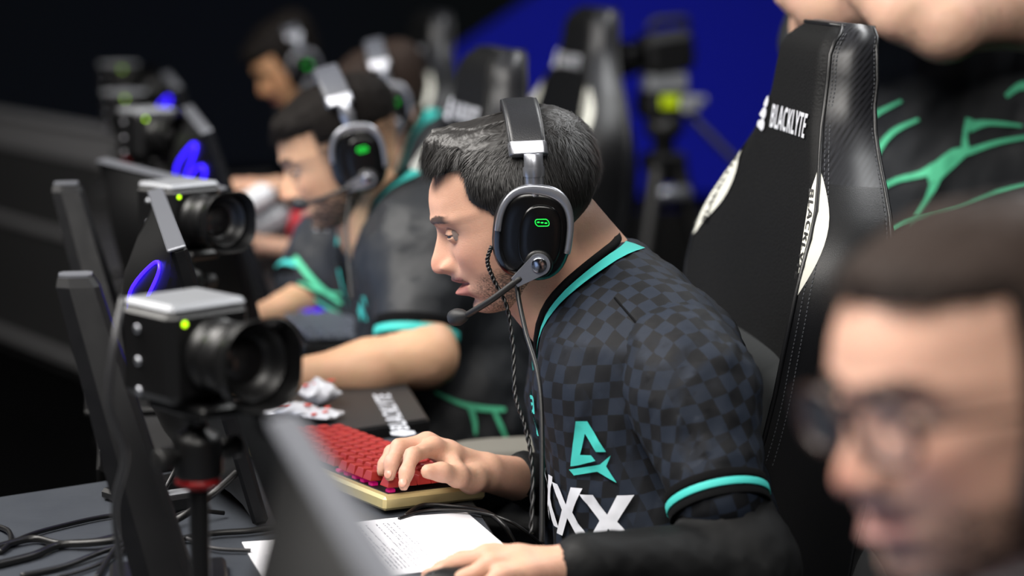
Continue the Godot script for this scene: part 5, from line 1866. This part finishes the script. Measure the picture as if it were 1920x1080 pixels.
func person_standing() -> void:
	var base := Vector3(1.42, 0.0, -3.25)
	var t := thing("person", "standing person with crossed bare arms in black jersey with green web print", "person", base)
	var skin := Color(0.60, 0.37, 0.27)
	var c := at(1835, 300, 3.3)
	base = Vector3(c.x, 0, c.z)
	t.position = base
	var X := eye_turn.x                          # he faces the camera side of the hall
	var N := Vector3(-0.25, 0, 0.97).normalized()
	var S := N.cross(Vector3.UP).normalized() * -1.0      # his left, to the right in the picture
	var P := func(s: float, y: float, n: float) -> Vector3: return Vector3(c.x, y, c.z) + S * s + N * n
	var js := Body.new()
	js.k = 0.08
	js.cap(P.call(-0.075, 1.36, 0.0), P.call(-0.075, 0.92, 0.015), 0.118, 0.108)
	js.cap(P.call(0.075, 1.36, 0.0), P.call(0.075, 0.92, 0.015), 0.118, 0.108)
	js.cap(P.call(-0.17, 1.44, 0.0), P.call(0.17, 1.44, 0.0), 0.075)
	js.cap(P.call(-0.19, 1.43, 0.0), P.call(-0.25, 1.24, 0.02), 0.075, 0.062)
	js.cap(P.call(0.19, 1.43, 0.0), P.call(0.25, 1.24, 0.02), 0.075, 0.062)
	var mb := MB.new()
	var jf := func(p: Vector3) -> float: return fold(p, 0.006, 6.0)
	js.mesh_into(mb, 0.013, null, jf)
	obj("jersey", mb, M.shirt, t, base)
	var body := MB.new()
	var hair := MB.new()
	var col := func(p: Vector3) -> Color: return tint(p, skin)
	var ib := Body.new()
	ib.k = 0.02
	var e1 := at(1490, -22, 3.05)
	ib.chain([P.call(-0.25, 1.25, 0.02), at(1560, 0, 3.10), at(1650, -10, 3.05), at(1780, -60, 3.02)], [0.05, 0.05, 0.046, 0.03])
	ib.chain([at(1500, -25, 3.12), at(1570, 5, 3.10)], [0.042, 0.046])
	ib.chain([P.call(0.25, 1.25, 0.02), at(1850, 15, 3.05), at(1770, 48, 2.98), at(1690, 20, 2.98), at(1600, -40, 3.0)], [0.05, 0.056, 0.050, 0.042, 0.028])
	ib.cap(P.call(0.0, 1.48, 0.0), P.call(0.0, 1.6, 0.02), 0.058)
	ib.cap(P.call(0.0, 1.48, 0.0), P.call(0.0, 1.0, 0.0), 0.06)
	ib.cap(P.call(0.0, 1.40, 0.0), P.call(-0.25, 1.25, 0.02), 0.04)
	ib.cap(P.call(0.0, 1.40, 0.0), P.call(0.25, 1.25, 0.02), 0.04)
	ib.mesh_into(body, 0.013, col)
	var hx := Transform3D(Basis(Vector3.UP, Vector3(-1, 0, 0).signed_angle_to(N, Vector3.UP)), P.call(0.0, 1.66, 0.03))
	make_head(body, hair, hx, {"skin": skin, "hair": hair_short(84.0, 14.0, 6.0, 45.0, 0.0), "crop": crop_short(46.0, 86.0)}, 40, 48)
	obj("body", body, M.skin, t, base)
	obj("hair", hair, M.hair, t, base)
	eyes(t, hx, base, Vector3(-1, 0, 0))
	var lg := Body.new()
	lg.k = 0.05
	for s in [-1.0, 1.0]: lg.chain([P.call(0.09 * s, 0.90, 0), P.call(0.11 * s, 0.48, 0.02), P.call(0.12 * s, 0.08, -0.01), P.call(0.13 * s, 0.04, 0.14)], [0.095, 0.065, 0.05, 0.04])
	mb = MB.new()
	lg.mesh_into(mb, 0.024)
	obj("trousers", mb, M.trousers, t, base)
	# web print on the jersey
	var o0 := at(1600, 0, 3.3)
	var lay := func(q: Vector2) -> Vector3:     # q in metres across and down from a point on the front
		var p := P.call(q.x, 1.147 - q.y, 0.4)
		var hit := js.hit(p, -N, 0.7)
		return hit + N * (0.004 + maxf(0.0, jf.call(hit)))
	var f := 1.0 / 1212.0
	var px := func(x: float, y: float) -> Vector2: return Vector2((x - 1835.0) * f, (y - 100.0) * f)
	mb = MB.new()
	for s in [
		[[[1790, 175], [1770, 195], [1740, 215], [1735, 235], [1790, 185]], [6, 10, 26, 8, 4]],
		[[[1630, 262], [1670, 235], [1710, 222], [1738, 210]], [7, 8, 11, 24]],
		[[[1738, 215], [1770, 185], [1800, 178], [1850, 162], [1925, 148]], [26, 20, 12, 8, 7]],
		[[[1790, 180], [1788, 150], [1795, 120]], [16, 8, 14]],
		[[[1795, 135], [1830, 128], [1890, 133]], [22, 9, 5]],
		[[[1740, 225], [1725, 265], [1708, 300]], [18, 9, 10]],
		[[[1650, 345], [1680, 320], [1708, 308], [1780, 285], [1850, 255], [1910, 236]], [8, 9, 13, 9, 10, 5]],
		[[[1708, 308], [1695, 345], [1678, 400]], [10, 7, 4]],
		[[[1625, 225], [1640, 180], [1665, 145], [1705, 122]], [8, 9, 9, 6]],
		[[[1608, 160], [1630, 120], [1675, 90]], [5, 8, 6]],
		[[[1605, 130], [1612, 110], [1622, 90]], [5, 6, 4]],
		[[[1640, 275], [1650, 300], [1660, 310]], [9, 8, 4]],
		[[[1858, 80], [1890, 60], [1930, 82]], [8, 16, 6]]]:
		var pts := []
		for q in s[0]: pts.append(px.call(q[0], q[1]))
		var ws := []
		for w in s[1]: ws.append(w * f)
		print_on(mb, stroke2(curve2(pts, 5), ws), lay, 0.014)
	obj("green_web_print", mb, M.green_print, t, base)
	mb = MB.new()
	print_on(mb, poly2([px.call(1828, 306), px.call(1908, 302), px.call(1910, 342), px.call(1830, 345)]), lay, 0.014)
	obj("sponsor_patch", mb, mat(Color(0.03, 0.32, 0.36), 0.7), t, base)
	mb = MB.new()
	var lay2 := func(q: Vector2) -> Vector3: return lay.call(q) + N * 0.002
	for s in [[[1836, 334], [1850, 325], [1866, 312]], [[1834, 322], [1850, 322], [1862, 324]], [[1848, 314], [1850, 330], [1846, 340]], [[1866, 332], [1876, 328], [1872, 338], [1884, 330], [1886, 337], [1902, 328]]]:
		var pts := []
		for q in s: pts.append(px.call(q[0], q[1]))
		print_on(mb, stroke2(pts, [0.0022, 0.0022]), lay2, 0.02)
	obj("patch_script", mb, M.white_print, t, base)

# ---------------------------------------------------------------- the scene
func _ready() -> void:
	folds.seed = 4
	folds.frequency = 1.0
	folds.noise_type = FastNoiseLite.TYPE_SIMPLEX_SMOOTH
	# camera
	var cam := Camera3D.new()
	cam.name = "camera"
	cam.transform = Transform3D(eye_turn, eye_at)
	var lens := CameraAttributesPhysical.new()
	lens.frustum_focal_length = 12.0 * FOCAL / 540.0
	lens.frustum_focus_distance = 2.43
	lens.exposure_aperture = lens.frustum_focal_length / 34.0
	cam.attributes = lens
	add_child(cam)
	cam.fov = rad_to_deg(2.0 * atan(540.0 / FOCAL))
	# surroundings: a closed dark hall
	var env := Environment.new()
	env.background_mode = Environment.BG_COLOR
	env.background_color = Color(0, 0, 0)
	env.tonemap_mode = Environment.TONE_MAPPER_LINEAR
	env.tonemap_exposure = 1.0
	env.sdfgi_enabled = true
	env.ssao_enabled = true
	env.ssil_enabled = true
	var we := WorldEnvironment.new()
	we.environment = env
	add_child(we)
	materials()
	M.band_grey = mat(Color(0.32, 0.33, 0.36), 0.4)
	# lamps of the hall
	soft_light("large overhead soft light in front of the players, above the monitors", Vector3(-1.3, 3.1, -2.6), Vector3(0.45, 1.0, -2.9), Vector2(3.6, 1.1), 17.0, Color(1.0, 0.985, 0.965), M.lamp)
	soft_light("overhead soft light above the near end of the desks", Vector3(0.2, 3.3, 0.3), Vector3(0.6, 1.0, -2.4), Vector2(1.6, 1.0), 6.5, Color(1.0, 0.985, 0.965), M.lamp)
	soft_light("overhead soft light behind the players' chairs", Vector3(2.2, 3.4, -3.6), Vector3(0.8, 1.0, -3.4), Vector2(3.0, 0.8), 6.0, Color(0.96, 0.98, 1.0), M.lamp)
	soft_light("blue wash light on the floor before the backdrop", at(1330, 700, 9.0) * Vector3(1, 0, 1) + Vector3(0, 0.15, 0), at(1250, 330, 10.5), Vector2(2.4, 0.25), 0.8, Color(0.04, 0.08, 1.0), M.blue_lamp)
	# hall
	var mb := MB.new()
	mb.box(Transform3D(Basis(), Vector3(0, -0.1, -5)), Vector3(16, 0.2, 17), 0.01)
	struct("floor", mb, M.floor)
	mb = MB.new()
	mb.box(Transform3D(Basis(), Vector3(0, 4.6, -5)), Vector3(16, 0.2, 17), 0.01)
	struct("ceiling", mb, M.wall)
	for q in [["wall_left", Vector3(-7.9, 2.25, -5), Vector3(0.2, 4.5, 17)], ["wall_right", Vector3(7.9, 2.25, -5), Vector3(0.2, 4.5, 17)], ["wall_back", Vector3(0, 2.25, -13.4), Vector3(16, 4.5, 0.2)], ["wall_front", Vector3(0, 2.25, 3.4), Vector3(16, 4.5, 0.2)]]:
		mb = MB.new()
		mb.box(Transform3D(Basis(), q[1]), q[2], 0.01)
		struct(q[0], mb, M.wall)
	# blue backdrop with a slanting left edge
	var zb := -11.5
	var spot := func(x: float, y: float) -> Vector2:
		var r := eye_turn * Vector3((x - 960.0) / FOCAL, -(y - 540.0) / FOCAL, -1.0)
		var p := eye_at + r * (zb / r.z)
		return Vector2(p.x, p.y)
	var e0: Vector2 = spot.call(1000, -10)
	var e1: Vector2 = spot.call(838, 100)
	var slope := (e0 - e1) / (e0.y - e1.y)
	mb = MB.new()
	mb.prism(Transform3D(Basis(), Vector3(0, 0, zb)), PackedVector2Array([Vector2(e1.x - 0.03, 0.0), e1, e1 + slope * (3.4 - e1.y), Vector2(7.0, 3.4), Vector2(7.0, 0.0)]), 0.06)
	tag(obj("backdrop_panel", mb, M.blue), "wide blue-lit backdrop panel with a slanting left edge behind the chairs", "backdrop")
	# low barrier far left
	var b0 := at(-120, 170, 7.8)
	var b1 := at(330, 348, 6.25)
	b0.y = 0; b1.y = 0
	var bd := (b1 - b0)
	var bl := bd.length()
	var bt := thing("stage_barrier", "low charcoal stage barrier with pale rails at the far left", "barrier", (b0 + b1) / 2, Basis(Vector3.UP, atan2(-bd.z, bd.x)))
	for q in [["panel", 0.38, 0.76, 0.05, M.barrier, 0.0], ["top_rail", 0.755, 0.11, 0.07, M.barrier_top, 0.0], ["ledge", 0.812, 0.012, 0.10, M.barrier_top, 0.0], ["middle_rail", 0.455, 0.03, 0.08, M.barrier_top, 0.0], ["plinth", 0.055, 0.03, 0.10, M.barrier_top, 0.0]]:
		mb = MB.new()
		mb.box(Transform3D(Basis(), Vector3(0, q[1], 0)), Vector3(bl, q[2], q[3]), 0.004)
		obj(q[0], mb, q[4], bt)
	# desks
	make_desk("dark grey desk at the nearest player", -0.55, -1.62, 0.755, M.desk)
	make_desk("grey desk with the red keyboard and tangled cables", -1.66, -2.775, 0.74, M.desk)
	make_desk("dark desk with white lettering under the bearded player's arm", -2.80, -3.90, 0.752, M.dark_desk, -0.06)
	make_desk("dark desk before the brown-haired player", -3.93, -5.02, 0.74, M.dark_desk, -0.12)
	make_desk("farthest dark desk before the bowed player", -5.05, -6.13, 0.74, M.dark_desk, -0.12)
	var d2: Node3D = get_node("desk_002")
	mb = MB.new()
	var c2 := on_desk(733, 772, 0.753)
	print_on(mb, text2("BLACKLYTE", 0.024), func(q: Vector2) -> Vector3: return c2 + Vector3(-q.y, 0.0006, -q.x * 1.3), 1.0)
	print_on(mb, poly2([Vector2(-0.150, 0.0), Vector2(-0.140, 0.016), Vector2(-0.124, 0.016), Vector2(-0.116, 0.0), Vector2(-0.124, -0.016), Vector2(-0.140, -0.016)]), func(q: Vector2) -> Vector3: return c2 + Vector3(-q.y, 0.0006, -q.x), 1.0)
	obj("lettering", mb, M.white_print, d2, d2.position)
	# chairs
	make_chair("large black gaming chair right behind the focused player", Vector3(0.728, 0, -2.54), deg_to_rad(-2.0))
	make_chair("black gaming chair whose head shows above the focused player's hair", Vector3(0.50, 0, -3.66), deg_to_rad(6.0), 0.935)
	make_chair("tall black gaming chair with white wing patches before the tripod", Vector3(0.88, 0, -4.62), deg_to_rad(4.0), 0.965)
	make_chair("farthest blurred gaming chair left of the others", Vector3(0.70, 0, -5.88), deg_to_rad(8.0), 0.93)
	# monitors
	make_monitor("monitor before the focused player with a violet curved emblem", Vector3(0.075, DESK, -2.595), deg_to_rad(1.7), 15.0)
	var f2 := at(200, 303, 3.49)
	var n2 := at(400, 355, 3.12)
	var m2_turn := atan2(n2.x - f2.x, n2.z - f2.z)
	var m2 := Vector3((f2.x + n2.x) / 2 + 0.035, 0.752, (f2.z + n2.z) / 2)
	make_monitor("monitor standing behind the first, its pale top edge slanting away", m2, m2_turn, 14.0, 0.88, false)
	make_monitor("blurred monitor with a bright blue emblem below the far camera", Vector3(0.16, 0.752, -3.93), deg_to_rad(2.0), 18.0)
	make_monitor("farthest blurred monitor with a pale top edge", Vector3(0.13, DESK, -5.2), deg_to_rad(2.0), 15.0)
	make_monitor("nearest monitor, a blurred dark slab at the bottom edge", Vector3(0.145, 0.755, -1.11), deg_to_rad(4.0), 12.0, 1.0, false)
	# stand columns
	make_column("angular charcoal stand column leaning right at the left edge, nearest", Vector3(0.020, DESK, -2.12), at(143, 517, 2.2))
	make_column("second angular stand column farther back, above the first", Vector3(-0.02, 0.752, -2.95), at(125, 345, 3.02))
	# cameras
	var aim := func(p: Vector3, q: Vector3) -> float: return atan2(-(q.z - p.z), q.x - p.x)
	var ca := at(402, 664, 1.95)
	make_camera("nearest blurred box camera with a yellow light, lens to the right", ca, aim.call(ca, Vector3(0.45, 0, -1.35)), ca.y - DESK)
	ca = at(372, 408, 2.98)
	make_camera("box camera in the middle distance beside the violet emblem monitor", ca, aim.call(ca, Vector3(0.45, 0, -2.45)), ca.y - 0.752)
	ca = at(300, 252, 4.1)
	make_camera("third box camera, blurred, above the pale-edged monitor", ca, aim.call(ca, Vector3(0.4, 0, -3.6)), ca.y - DESK)
	ca = at(255, 208, 5.2)
	make_camera("fourth box camera, strongly blurred", ca, aim.call(ca, Vector3(0.5, 0, -4.6)), ca.y - DESK)
	ca = at(245, 150, 6.0)
	make_camera("fifth and farthest box camera, a faint blur on the dark wall", ca, aim.call(ca, Vector3(0.5, 0, -5.6)), ca.y - DESK)
	# keyboards
	var kc := Vector3(0.262, DESK + 0.001, -2.535)
	make_keyboard("red-capped keyboard in a pale gold case under the focused player's hand", kc, deg_to_rad(25.0), M.red_key, M.gold, M.red_key, 0)
	var k2 := on_desk(606, 634, 0.753)
	make_keyboard("dark keyboard with violet lit keys under the bearded player's arms", k2, deg_to_rad(8.0), M.grey_key, M.dark_plastic, M.purple_key, 26)
	# papers
	mb = MB.new()
	var pc := Vector3(0.362, DESK + 0.0012, -2.352)
	var pw := Vector3(-0.99, 0, 0.14) * 0.155
	var pd := Vector3(0.14, 0, 0.99) * 0.21
	var pts := []
	for r in 9:
		for k in 9: pts.append(pc + pw * (k / 8.0) + pd * (r / 8.0) + Vector3(0, 0.0012 * sin(k * 0.5) + 0.001, 0))
	var s0 := mb.v.size()
	mb.grid(pts, 9, Vector3.UP)
	for k in mb.uv.size(): mb.uv[k] = Vector2(1.0 - mb.uv[k].y, 1.0 - mb.uv[k].x)
	tag(obj("printed_sheet", mb, M.page), "white sheet with small printed lines between keyboard and left hand", "paper")
	var p2 := on_desk(520, 1048)
	var sh := thing("white_sheet", "small white sheet with black lettering at the bottom edge", "paper", p2, Basis(Vector3.UP, 0.1))
	mb = MB.new()
	mb.box(Transform3D(Basis(), Vector3(0, 0.001, 0)), Vector3(0.055, 0.0012, 0.14), 0.0004)
	obj("sheet", mb, M.paper, sh)
	mb = MB.new()
	print_on(mb, text2("MIRAGE", 0.0065), func(q: Vector2) -> Vector3: return Vector3(0.006 - q.y, 0.0021, -q.x * 0.8), 1.0)
	obj("lettering", mb, M.black_print, sh)
	# wrapped snacks and a sheet on the dark desk
	mb = MB.new()
	var w0 := on_desk(505, 768, 0.753)
	mb.box(Transform3D(Basis(Vector3.UP, 0.5), w0 + Vector3(0, 0.001, 0)), Vector3(0.09, 0.0012, 0.07), 0.0004)
	tag(obj("white_sheet", mb, M.paper), "loose white sheet on the dark desk left of the wrappers", "paper")
	var n := 0
	for q in [[598, 758, 0.3, 0.036, "upright crumpled white wrapper with red print, rear one on the dark desk"], [602, 786, 1.0, 0.014, "flat white wrapper with red print nearest the desk's corner"], [553, 782, -0.4, 0.02, "crumpled white wrapper with red print leftmost on the dark desk"]]:
		var c := on_desk(q[0], q[1], 0.753)
		var wr := thing("snack_wrapper", q[4], "wrapper", c, Basis(Vector3.UP, q[2]), "wrappers on the dark desk")
		var rs := []
		for e in 7:
			var y: float = e / 6.0
			var ring := []
			for k in 16:
				var a := TAU * k / 16
				var rr := sin(PI * clampf(y, 0.0, 1.0)) * 0.9 + 0.12
				var cr := 1.0 + 0.16 * sin(k * 5.1 + e * 2.3 + n * 1.7)
				ring.append(Vector3(-0.026 + 0.052 * y, q[3] * 0.5 + sin(a) * q[3] * 0.5 * rr * cr, cos(a) * 0.026 * (0.75 + 0.25 * rr) * cr))
			rs.append(ring)
		mb = MB.new()
		mb.rings(rs)
		var film := obj("film", mb, M.wrap, wr)
		mb = MB.new()
		for k in 4:
			mb.ball(Transform3D(Basis().scaled(Vector3(1.0, 0.2, 0.6)), Vector3(-0.02 + k * 0.013, q[3] * (0.9 if k % 2 else 0.8), 0.012 * sin(k * 2.1))), 0.007, 8)
		obj("red_print", mb, M.wrap_red, film)
		n += 1
	# small tablet propped behind the near camera
	var tb := at(500, 800, 2.0)
	var tt := thing("tablet", "small dark tablet with a pale edge beside the near camera's lens", "tablet", tb, Basis(Vector3.UP, 0.45) * Basis(Vector3(0, 0, 1), 0.35))
	mb = MB.new()
	mb.box(Transform3D(Basis(), Vector3(0, -0.06, 0)), Vector3(0.010, 0.15, 0.11), 0.004)
	obj("case", mb, M.dark_plastic, tt)
	mb = MB.new()
	mb.box(Transform3D(Basis(), Vector3(-0.002, -0.06, 0.0555)), Vector3(0.006, 0.146, 0.002), 0.0008)
	obj("edge", mb, M.light_edge, tt)
	# cables on the grey desk
	var lines := [
		["thick black cable sweeping from the left edge to the column", [[-20, 1030, 0.006], [60, 1010, 0.006], [120, 1020, 0.006], [230, 1010, 0.012], [330, 975, 0.02], [400, 925, 0.05], [450, 880, 0.07]], 0.0042, M.cable],
		["black cable running low along the left corner", [[-20, 1062, 0.005], [60, 1042, 0.005], [110, 1022, 0.006], [180, 1016, 0.008], [240, 1000, 0.01]], 0.0046, M.cable],
		["thin black cable rising towards the monitor foot", [[-10, 1035, 0.004], [50, 1005, 0.004], [120, 985, 0.004], [200, 968, 0.004], [270, 962, 0.004]], 0.0028, M.cable],
		["looped black cable end at the left edge", [[-10, 985, 0.004], [15, 995, 0.006], [20, 1015, 0.006], [0, 1035, 0.004]], 0.003, M.cable],
		["black cable crossing from the lower left to the column", [[40, 1080, 0.004], [120, 1062, 0.004], [190, 1035, 0.006], [240, 1020, 0.008]], 0.0034, M.cable],
		["thin black cable fanning out beside the column", [[110, 1082, 0.004], [180, 1060, 0.004], [240, 1025, 0.006]], 0.0024, M.cable],
		["black cable dropping behind the column", [[180, 1084, 0.004], [205, 1045, 0.006], [232, 1005, 0.012]], 0.0032, M.cable],
		["pale grey cable curving right of the column", [[300, 1005, 0.006], [345, 1008, 0.006], [400, 1028, 0.005], [470, 1032, 0.004]], 0.0024, M.grey_cable],
		["black cable straight along the desk to the near monitor", [[330, 1012, 0.006], [400, 1000, 0.006], [470, 995, 0.006], [540, 985, 0.006]], 0.0036, M.cable],
		["thin black cable arching under the ball head", [[300, 1000, 0.006], [330, 968, 0.012], [365, 958, 0.014], [420, 962, 0.006]], 0.0026, M.cable],
		["black cable climbing steeply beside the column", [[290, 945, 0.012], [312, 912, 0.03], [345, 850, 0.06], [362, 820, 0.08]], 0.0028, M.cable],
	]
	for q in lines:
		pts = []
		for w in q[1]: pts.append(on_desk(w[0], w[1], DESK + w[2]))
		mb = MB.new()
		mb.tube(curve(pts, 7), q[2], 8)
		tag(obj("cable", mb, q[3]), q[0], "cable", "cables on the grey desk")
	mb = MB.new()
	pts = []
	for w in [[345, 490, 2.0], [330, 560, 1.95], [215, 640, 1.92], [205, 760, 1.93], [235, 850, 1.96], [215, 950, 2.0], [225, 1050, 2.05], [230, 1100, 2.06]]: pts.append(at(w[0] - 100 if w[1] < 600 else w[0], w[1], w[2]))
	mb.tube(curve(pts.slice(1), 7), 0.0036, 8)
	tag(obj("hanging_cable", mb, M.grey_cable), "blurred grey cable hanging from the near camera before the column", "cable")
	mb = MB.new()
	mb.tube(curve([on_desk(760, 968, DESK + 0.004), on_desk(792, 948, DESK + 0.006), on_desk(850, 950, DESK + 0.006), on_desk(905, 958, DESK + 0.006), on_desk(945, 985, DESK), on_desk(975, 1040, 0.70)], 7), 0.003, 8)
	tag(obj("braided_cable", mb, M.cable), "black braided cable leaving the red keyboard along its near edge", "cable")
	mb = MB.new()
	mb.tube(curve([on_desk(748, 973, DESK + 0.004), on_desk(800, 958, DESK + 0.006), on_desk(880, 958, DESK + 0.007), on_desk(950, 975, DESK + 0.004), on_desk(990, 1000, 0.725), on_desk(1015, 1022, 0.70)], 7), 0.0022, 8)
	tag(obj("thin_cable", mb, M.cable), "smooth thin black cable over the top of the printed sheet", "cable")
	var hub := thing("usb_hub", "small black hub lying among the cables right of the column", "hub", on_desk(322, 958), Basis(Vector3.UP, 0.4))
	mb = MB.new()
	mb.box(Transform3D(Basis(), Vector3(0, 0.011, 0)), Vector3(0.07, 0.02, 0.035), 0.004)
	obj("case", mb, M.dark_plastic, hub)
	mb = MB.new()
	mb.box(Transform3D(Basis(), Vector3(0, 0.0215, 0)), Vector3(0.055, 0.002, 0.022), 0.0008)
	obj("label_plate", mb, M.camera_top, hub)
	# mouse under the left hand
	var ms := thing("mouse", "dark mouse under the focused player's left hand", "mouse", at(880, 1120, 2.155) * Vector3(1, 0, 1) + Vector3(0, DESK, 0), Basis(Vector3.UP, 0.2))
	var rs := []
	for q in [[0.001, 0.95], [0.004, 1.0], [0.014, 0.97], [0.024, 0.8], [0.029, 0.45], [0.030, 0.1]]:
		var ring := []
		for k in 24:
			var a := TAU * k / 24
			ring.append(Vector3(cos(a) * 0.058 * q[1], q[0], sin(a) * 0.031 * q[1] * (1.0 - 0.1 * cos(2 * a))))
		rs.append(ring)
	mb = MB.new()
	mb.rings(rs)
	obj("shell", mb, M.satin_black, ms)
	mb = MB.new()
	mb.lathe(Transform3D(Basis(Vector3(1, 0, 0), PI / 2), Vector3(-0.036, 0.022, 0)), [Vector2(0.0001, -0.003), Vector2(0.006, -0.003), Vector2(0.006, 0.003), Vector2(0.0001, 0.003)], 12)
	obj("scroll_wheel", mb, M.rubber, ms)
	# broadcast camera on a tripod in front of the backdrop
	var tp := at(1244, 300, 5.8)
	var tr := thing("camera_tripod", "tall tripod with a bright yellow-green sticker before the blue backdrop", "tripod", Vector3(tp.x, 0, tp.z), Basis(Vector3.UP, 0.3))
	mb = MB.new()
	mb.box(Transform3D(Basis(), Vector3(0, 0.955, 0)), Vector3(0.14, 0.075, 0.10), 0.015)
	var hd := obj("fluid_head", mb, M.tripod, tr)
	mb = MB.new()
	mb.box(Transform3D(Basis(), Vector3(-0.015, 0.965, 0.054)), Vector3(0.055, 0.034, 0.006), 0.002)
	obj("sticker", mb, M.sticker, hd)
	mb = MB.new()
	mb.box(Transform3D(Basis(), Vector3(0.05, 0.955, 0.05)), Vector3(0.06, 0.05, 0.03), 0.01)
	mb.tube([Vector3(0.06, 0.96, 0.03), Vector3(0.11, 0.965, 0.03)], 0.012, 8)
	obj("head_knob", mb, M.camera_top, hd)
	mb = MB.new()
	mb.lathe(Transform3D(), [Vector2(0.0001, 0.74), Vector2(0.03, 0.74), Vector2(0.03, 0.86), Vector2(0.055, 0.88), Vector2(0.05, 0.92), Vector2(0.0001, 0.92)], 18)
	obj("centre_column", mb, M.tripod, tr)
	mb = MB.new()
	mb.box(Transform3D(Basis(), Vector3(0, 0.80, 0)), Vector3(0.11, 0.05, 0.09), 0.012)
	obj("crown", mb, M.tripod, tr)
	mb = MB.new()
	mb.tube([Vector3(-0.04, 0.715, 0.05), Vector3(0.045, 0.715, 0.05)], 0.022, 12)
	obj("clamp", mb, M.silver, tr)
	for k in 3:
		var a := TAU * k / 3 + 0.5
		mb = MB.new()
		mb.tube([Vector3(0.035 * cos(a), 0.80, 0.035 * sin(a)), Vector3(0.14 * cos(a), 0.4, 0.14 * sin(a)), Vector3(0.3 * cos(a), 0.02, 0.3 * sin(a))], [0.026, 0.022, 0.016], 8)
		obj("leg", mb, M.tripod, tr)
	mb = MB.new()
	mb.tube([Vector3(0.05, 0.94, 0.02), Vector3(0.16, 0.80, 0.12), Vector3(0.2, 0.70, 0.16)], 0.011, 8)
	obj("pan_handle", mb, M.rubber, tr)
	var vc := thing("broadcast_camera", "dark broadcast camera mounted on the tripod before the blue backdrop", "camera", Vector3(tp.x, 0.995, tp.z), Basis(Vector3.UP, 0.25))
	mb = MB.new()
	mb.box(Transform3D(Basis(Vector3(0, 0, 1), 0.12), Vector3(0.0, 0.10, 0)), Vector3(0.15, 0.11, 0.10), 0.02)
	obj("camera_body", mb, M.satin_black, vc)
	mb = MB.new()
	mb.lathe(Transform3D(Basis(Vector3(0, 0, 1), PI / 2 + 0.1), Vector3(-0.07, 0.09, 0)), [Vector2(0.0001, 0), Vector2(0.04, 0), Vector2(0.045, 0.03), Vector2(0.05, 0.06), Vector2(0.045, 0.06), Vector2(0.0001, 0.045)], 18)
	obj("lens", mb, M.gloss_black, vc)
	mb = MB.new()
	mb.tube([Vector3(-0.05, 0.165, 0), Vector3(-0.03, 0.185, 0), Vector3(0.06, 0.19, 0), Vector3(0.07, 0.16, 0)], 0.012, 8)
	obj("carry_handle", mb, M.rubber, vc)
	mb = MB.new()
	mb.box(Transform3D(Basis(), Vector3(0, 0.02, 0)), Vector3(0.12, 0.05, 0.06), 0.008)
	obj("mounting_plate", mb, M.camera_top, vc)
	# people
	person_main()
	person_second()
	person_far()
	person_near()
	person_standing()
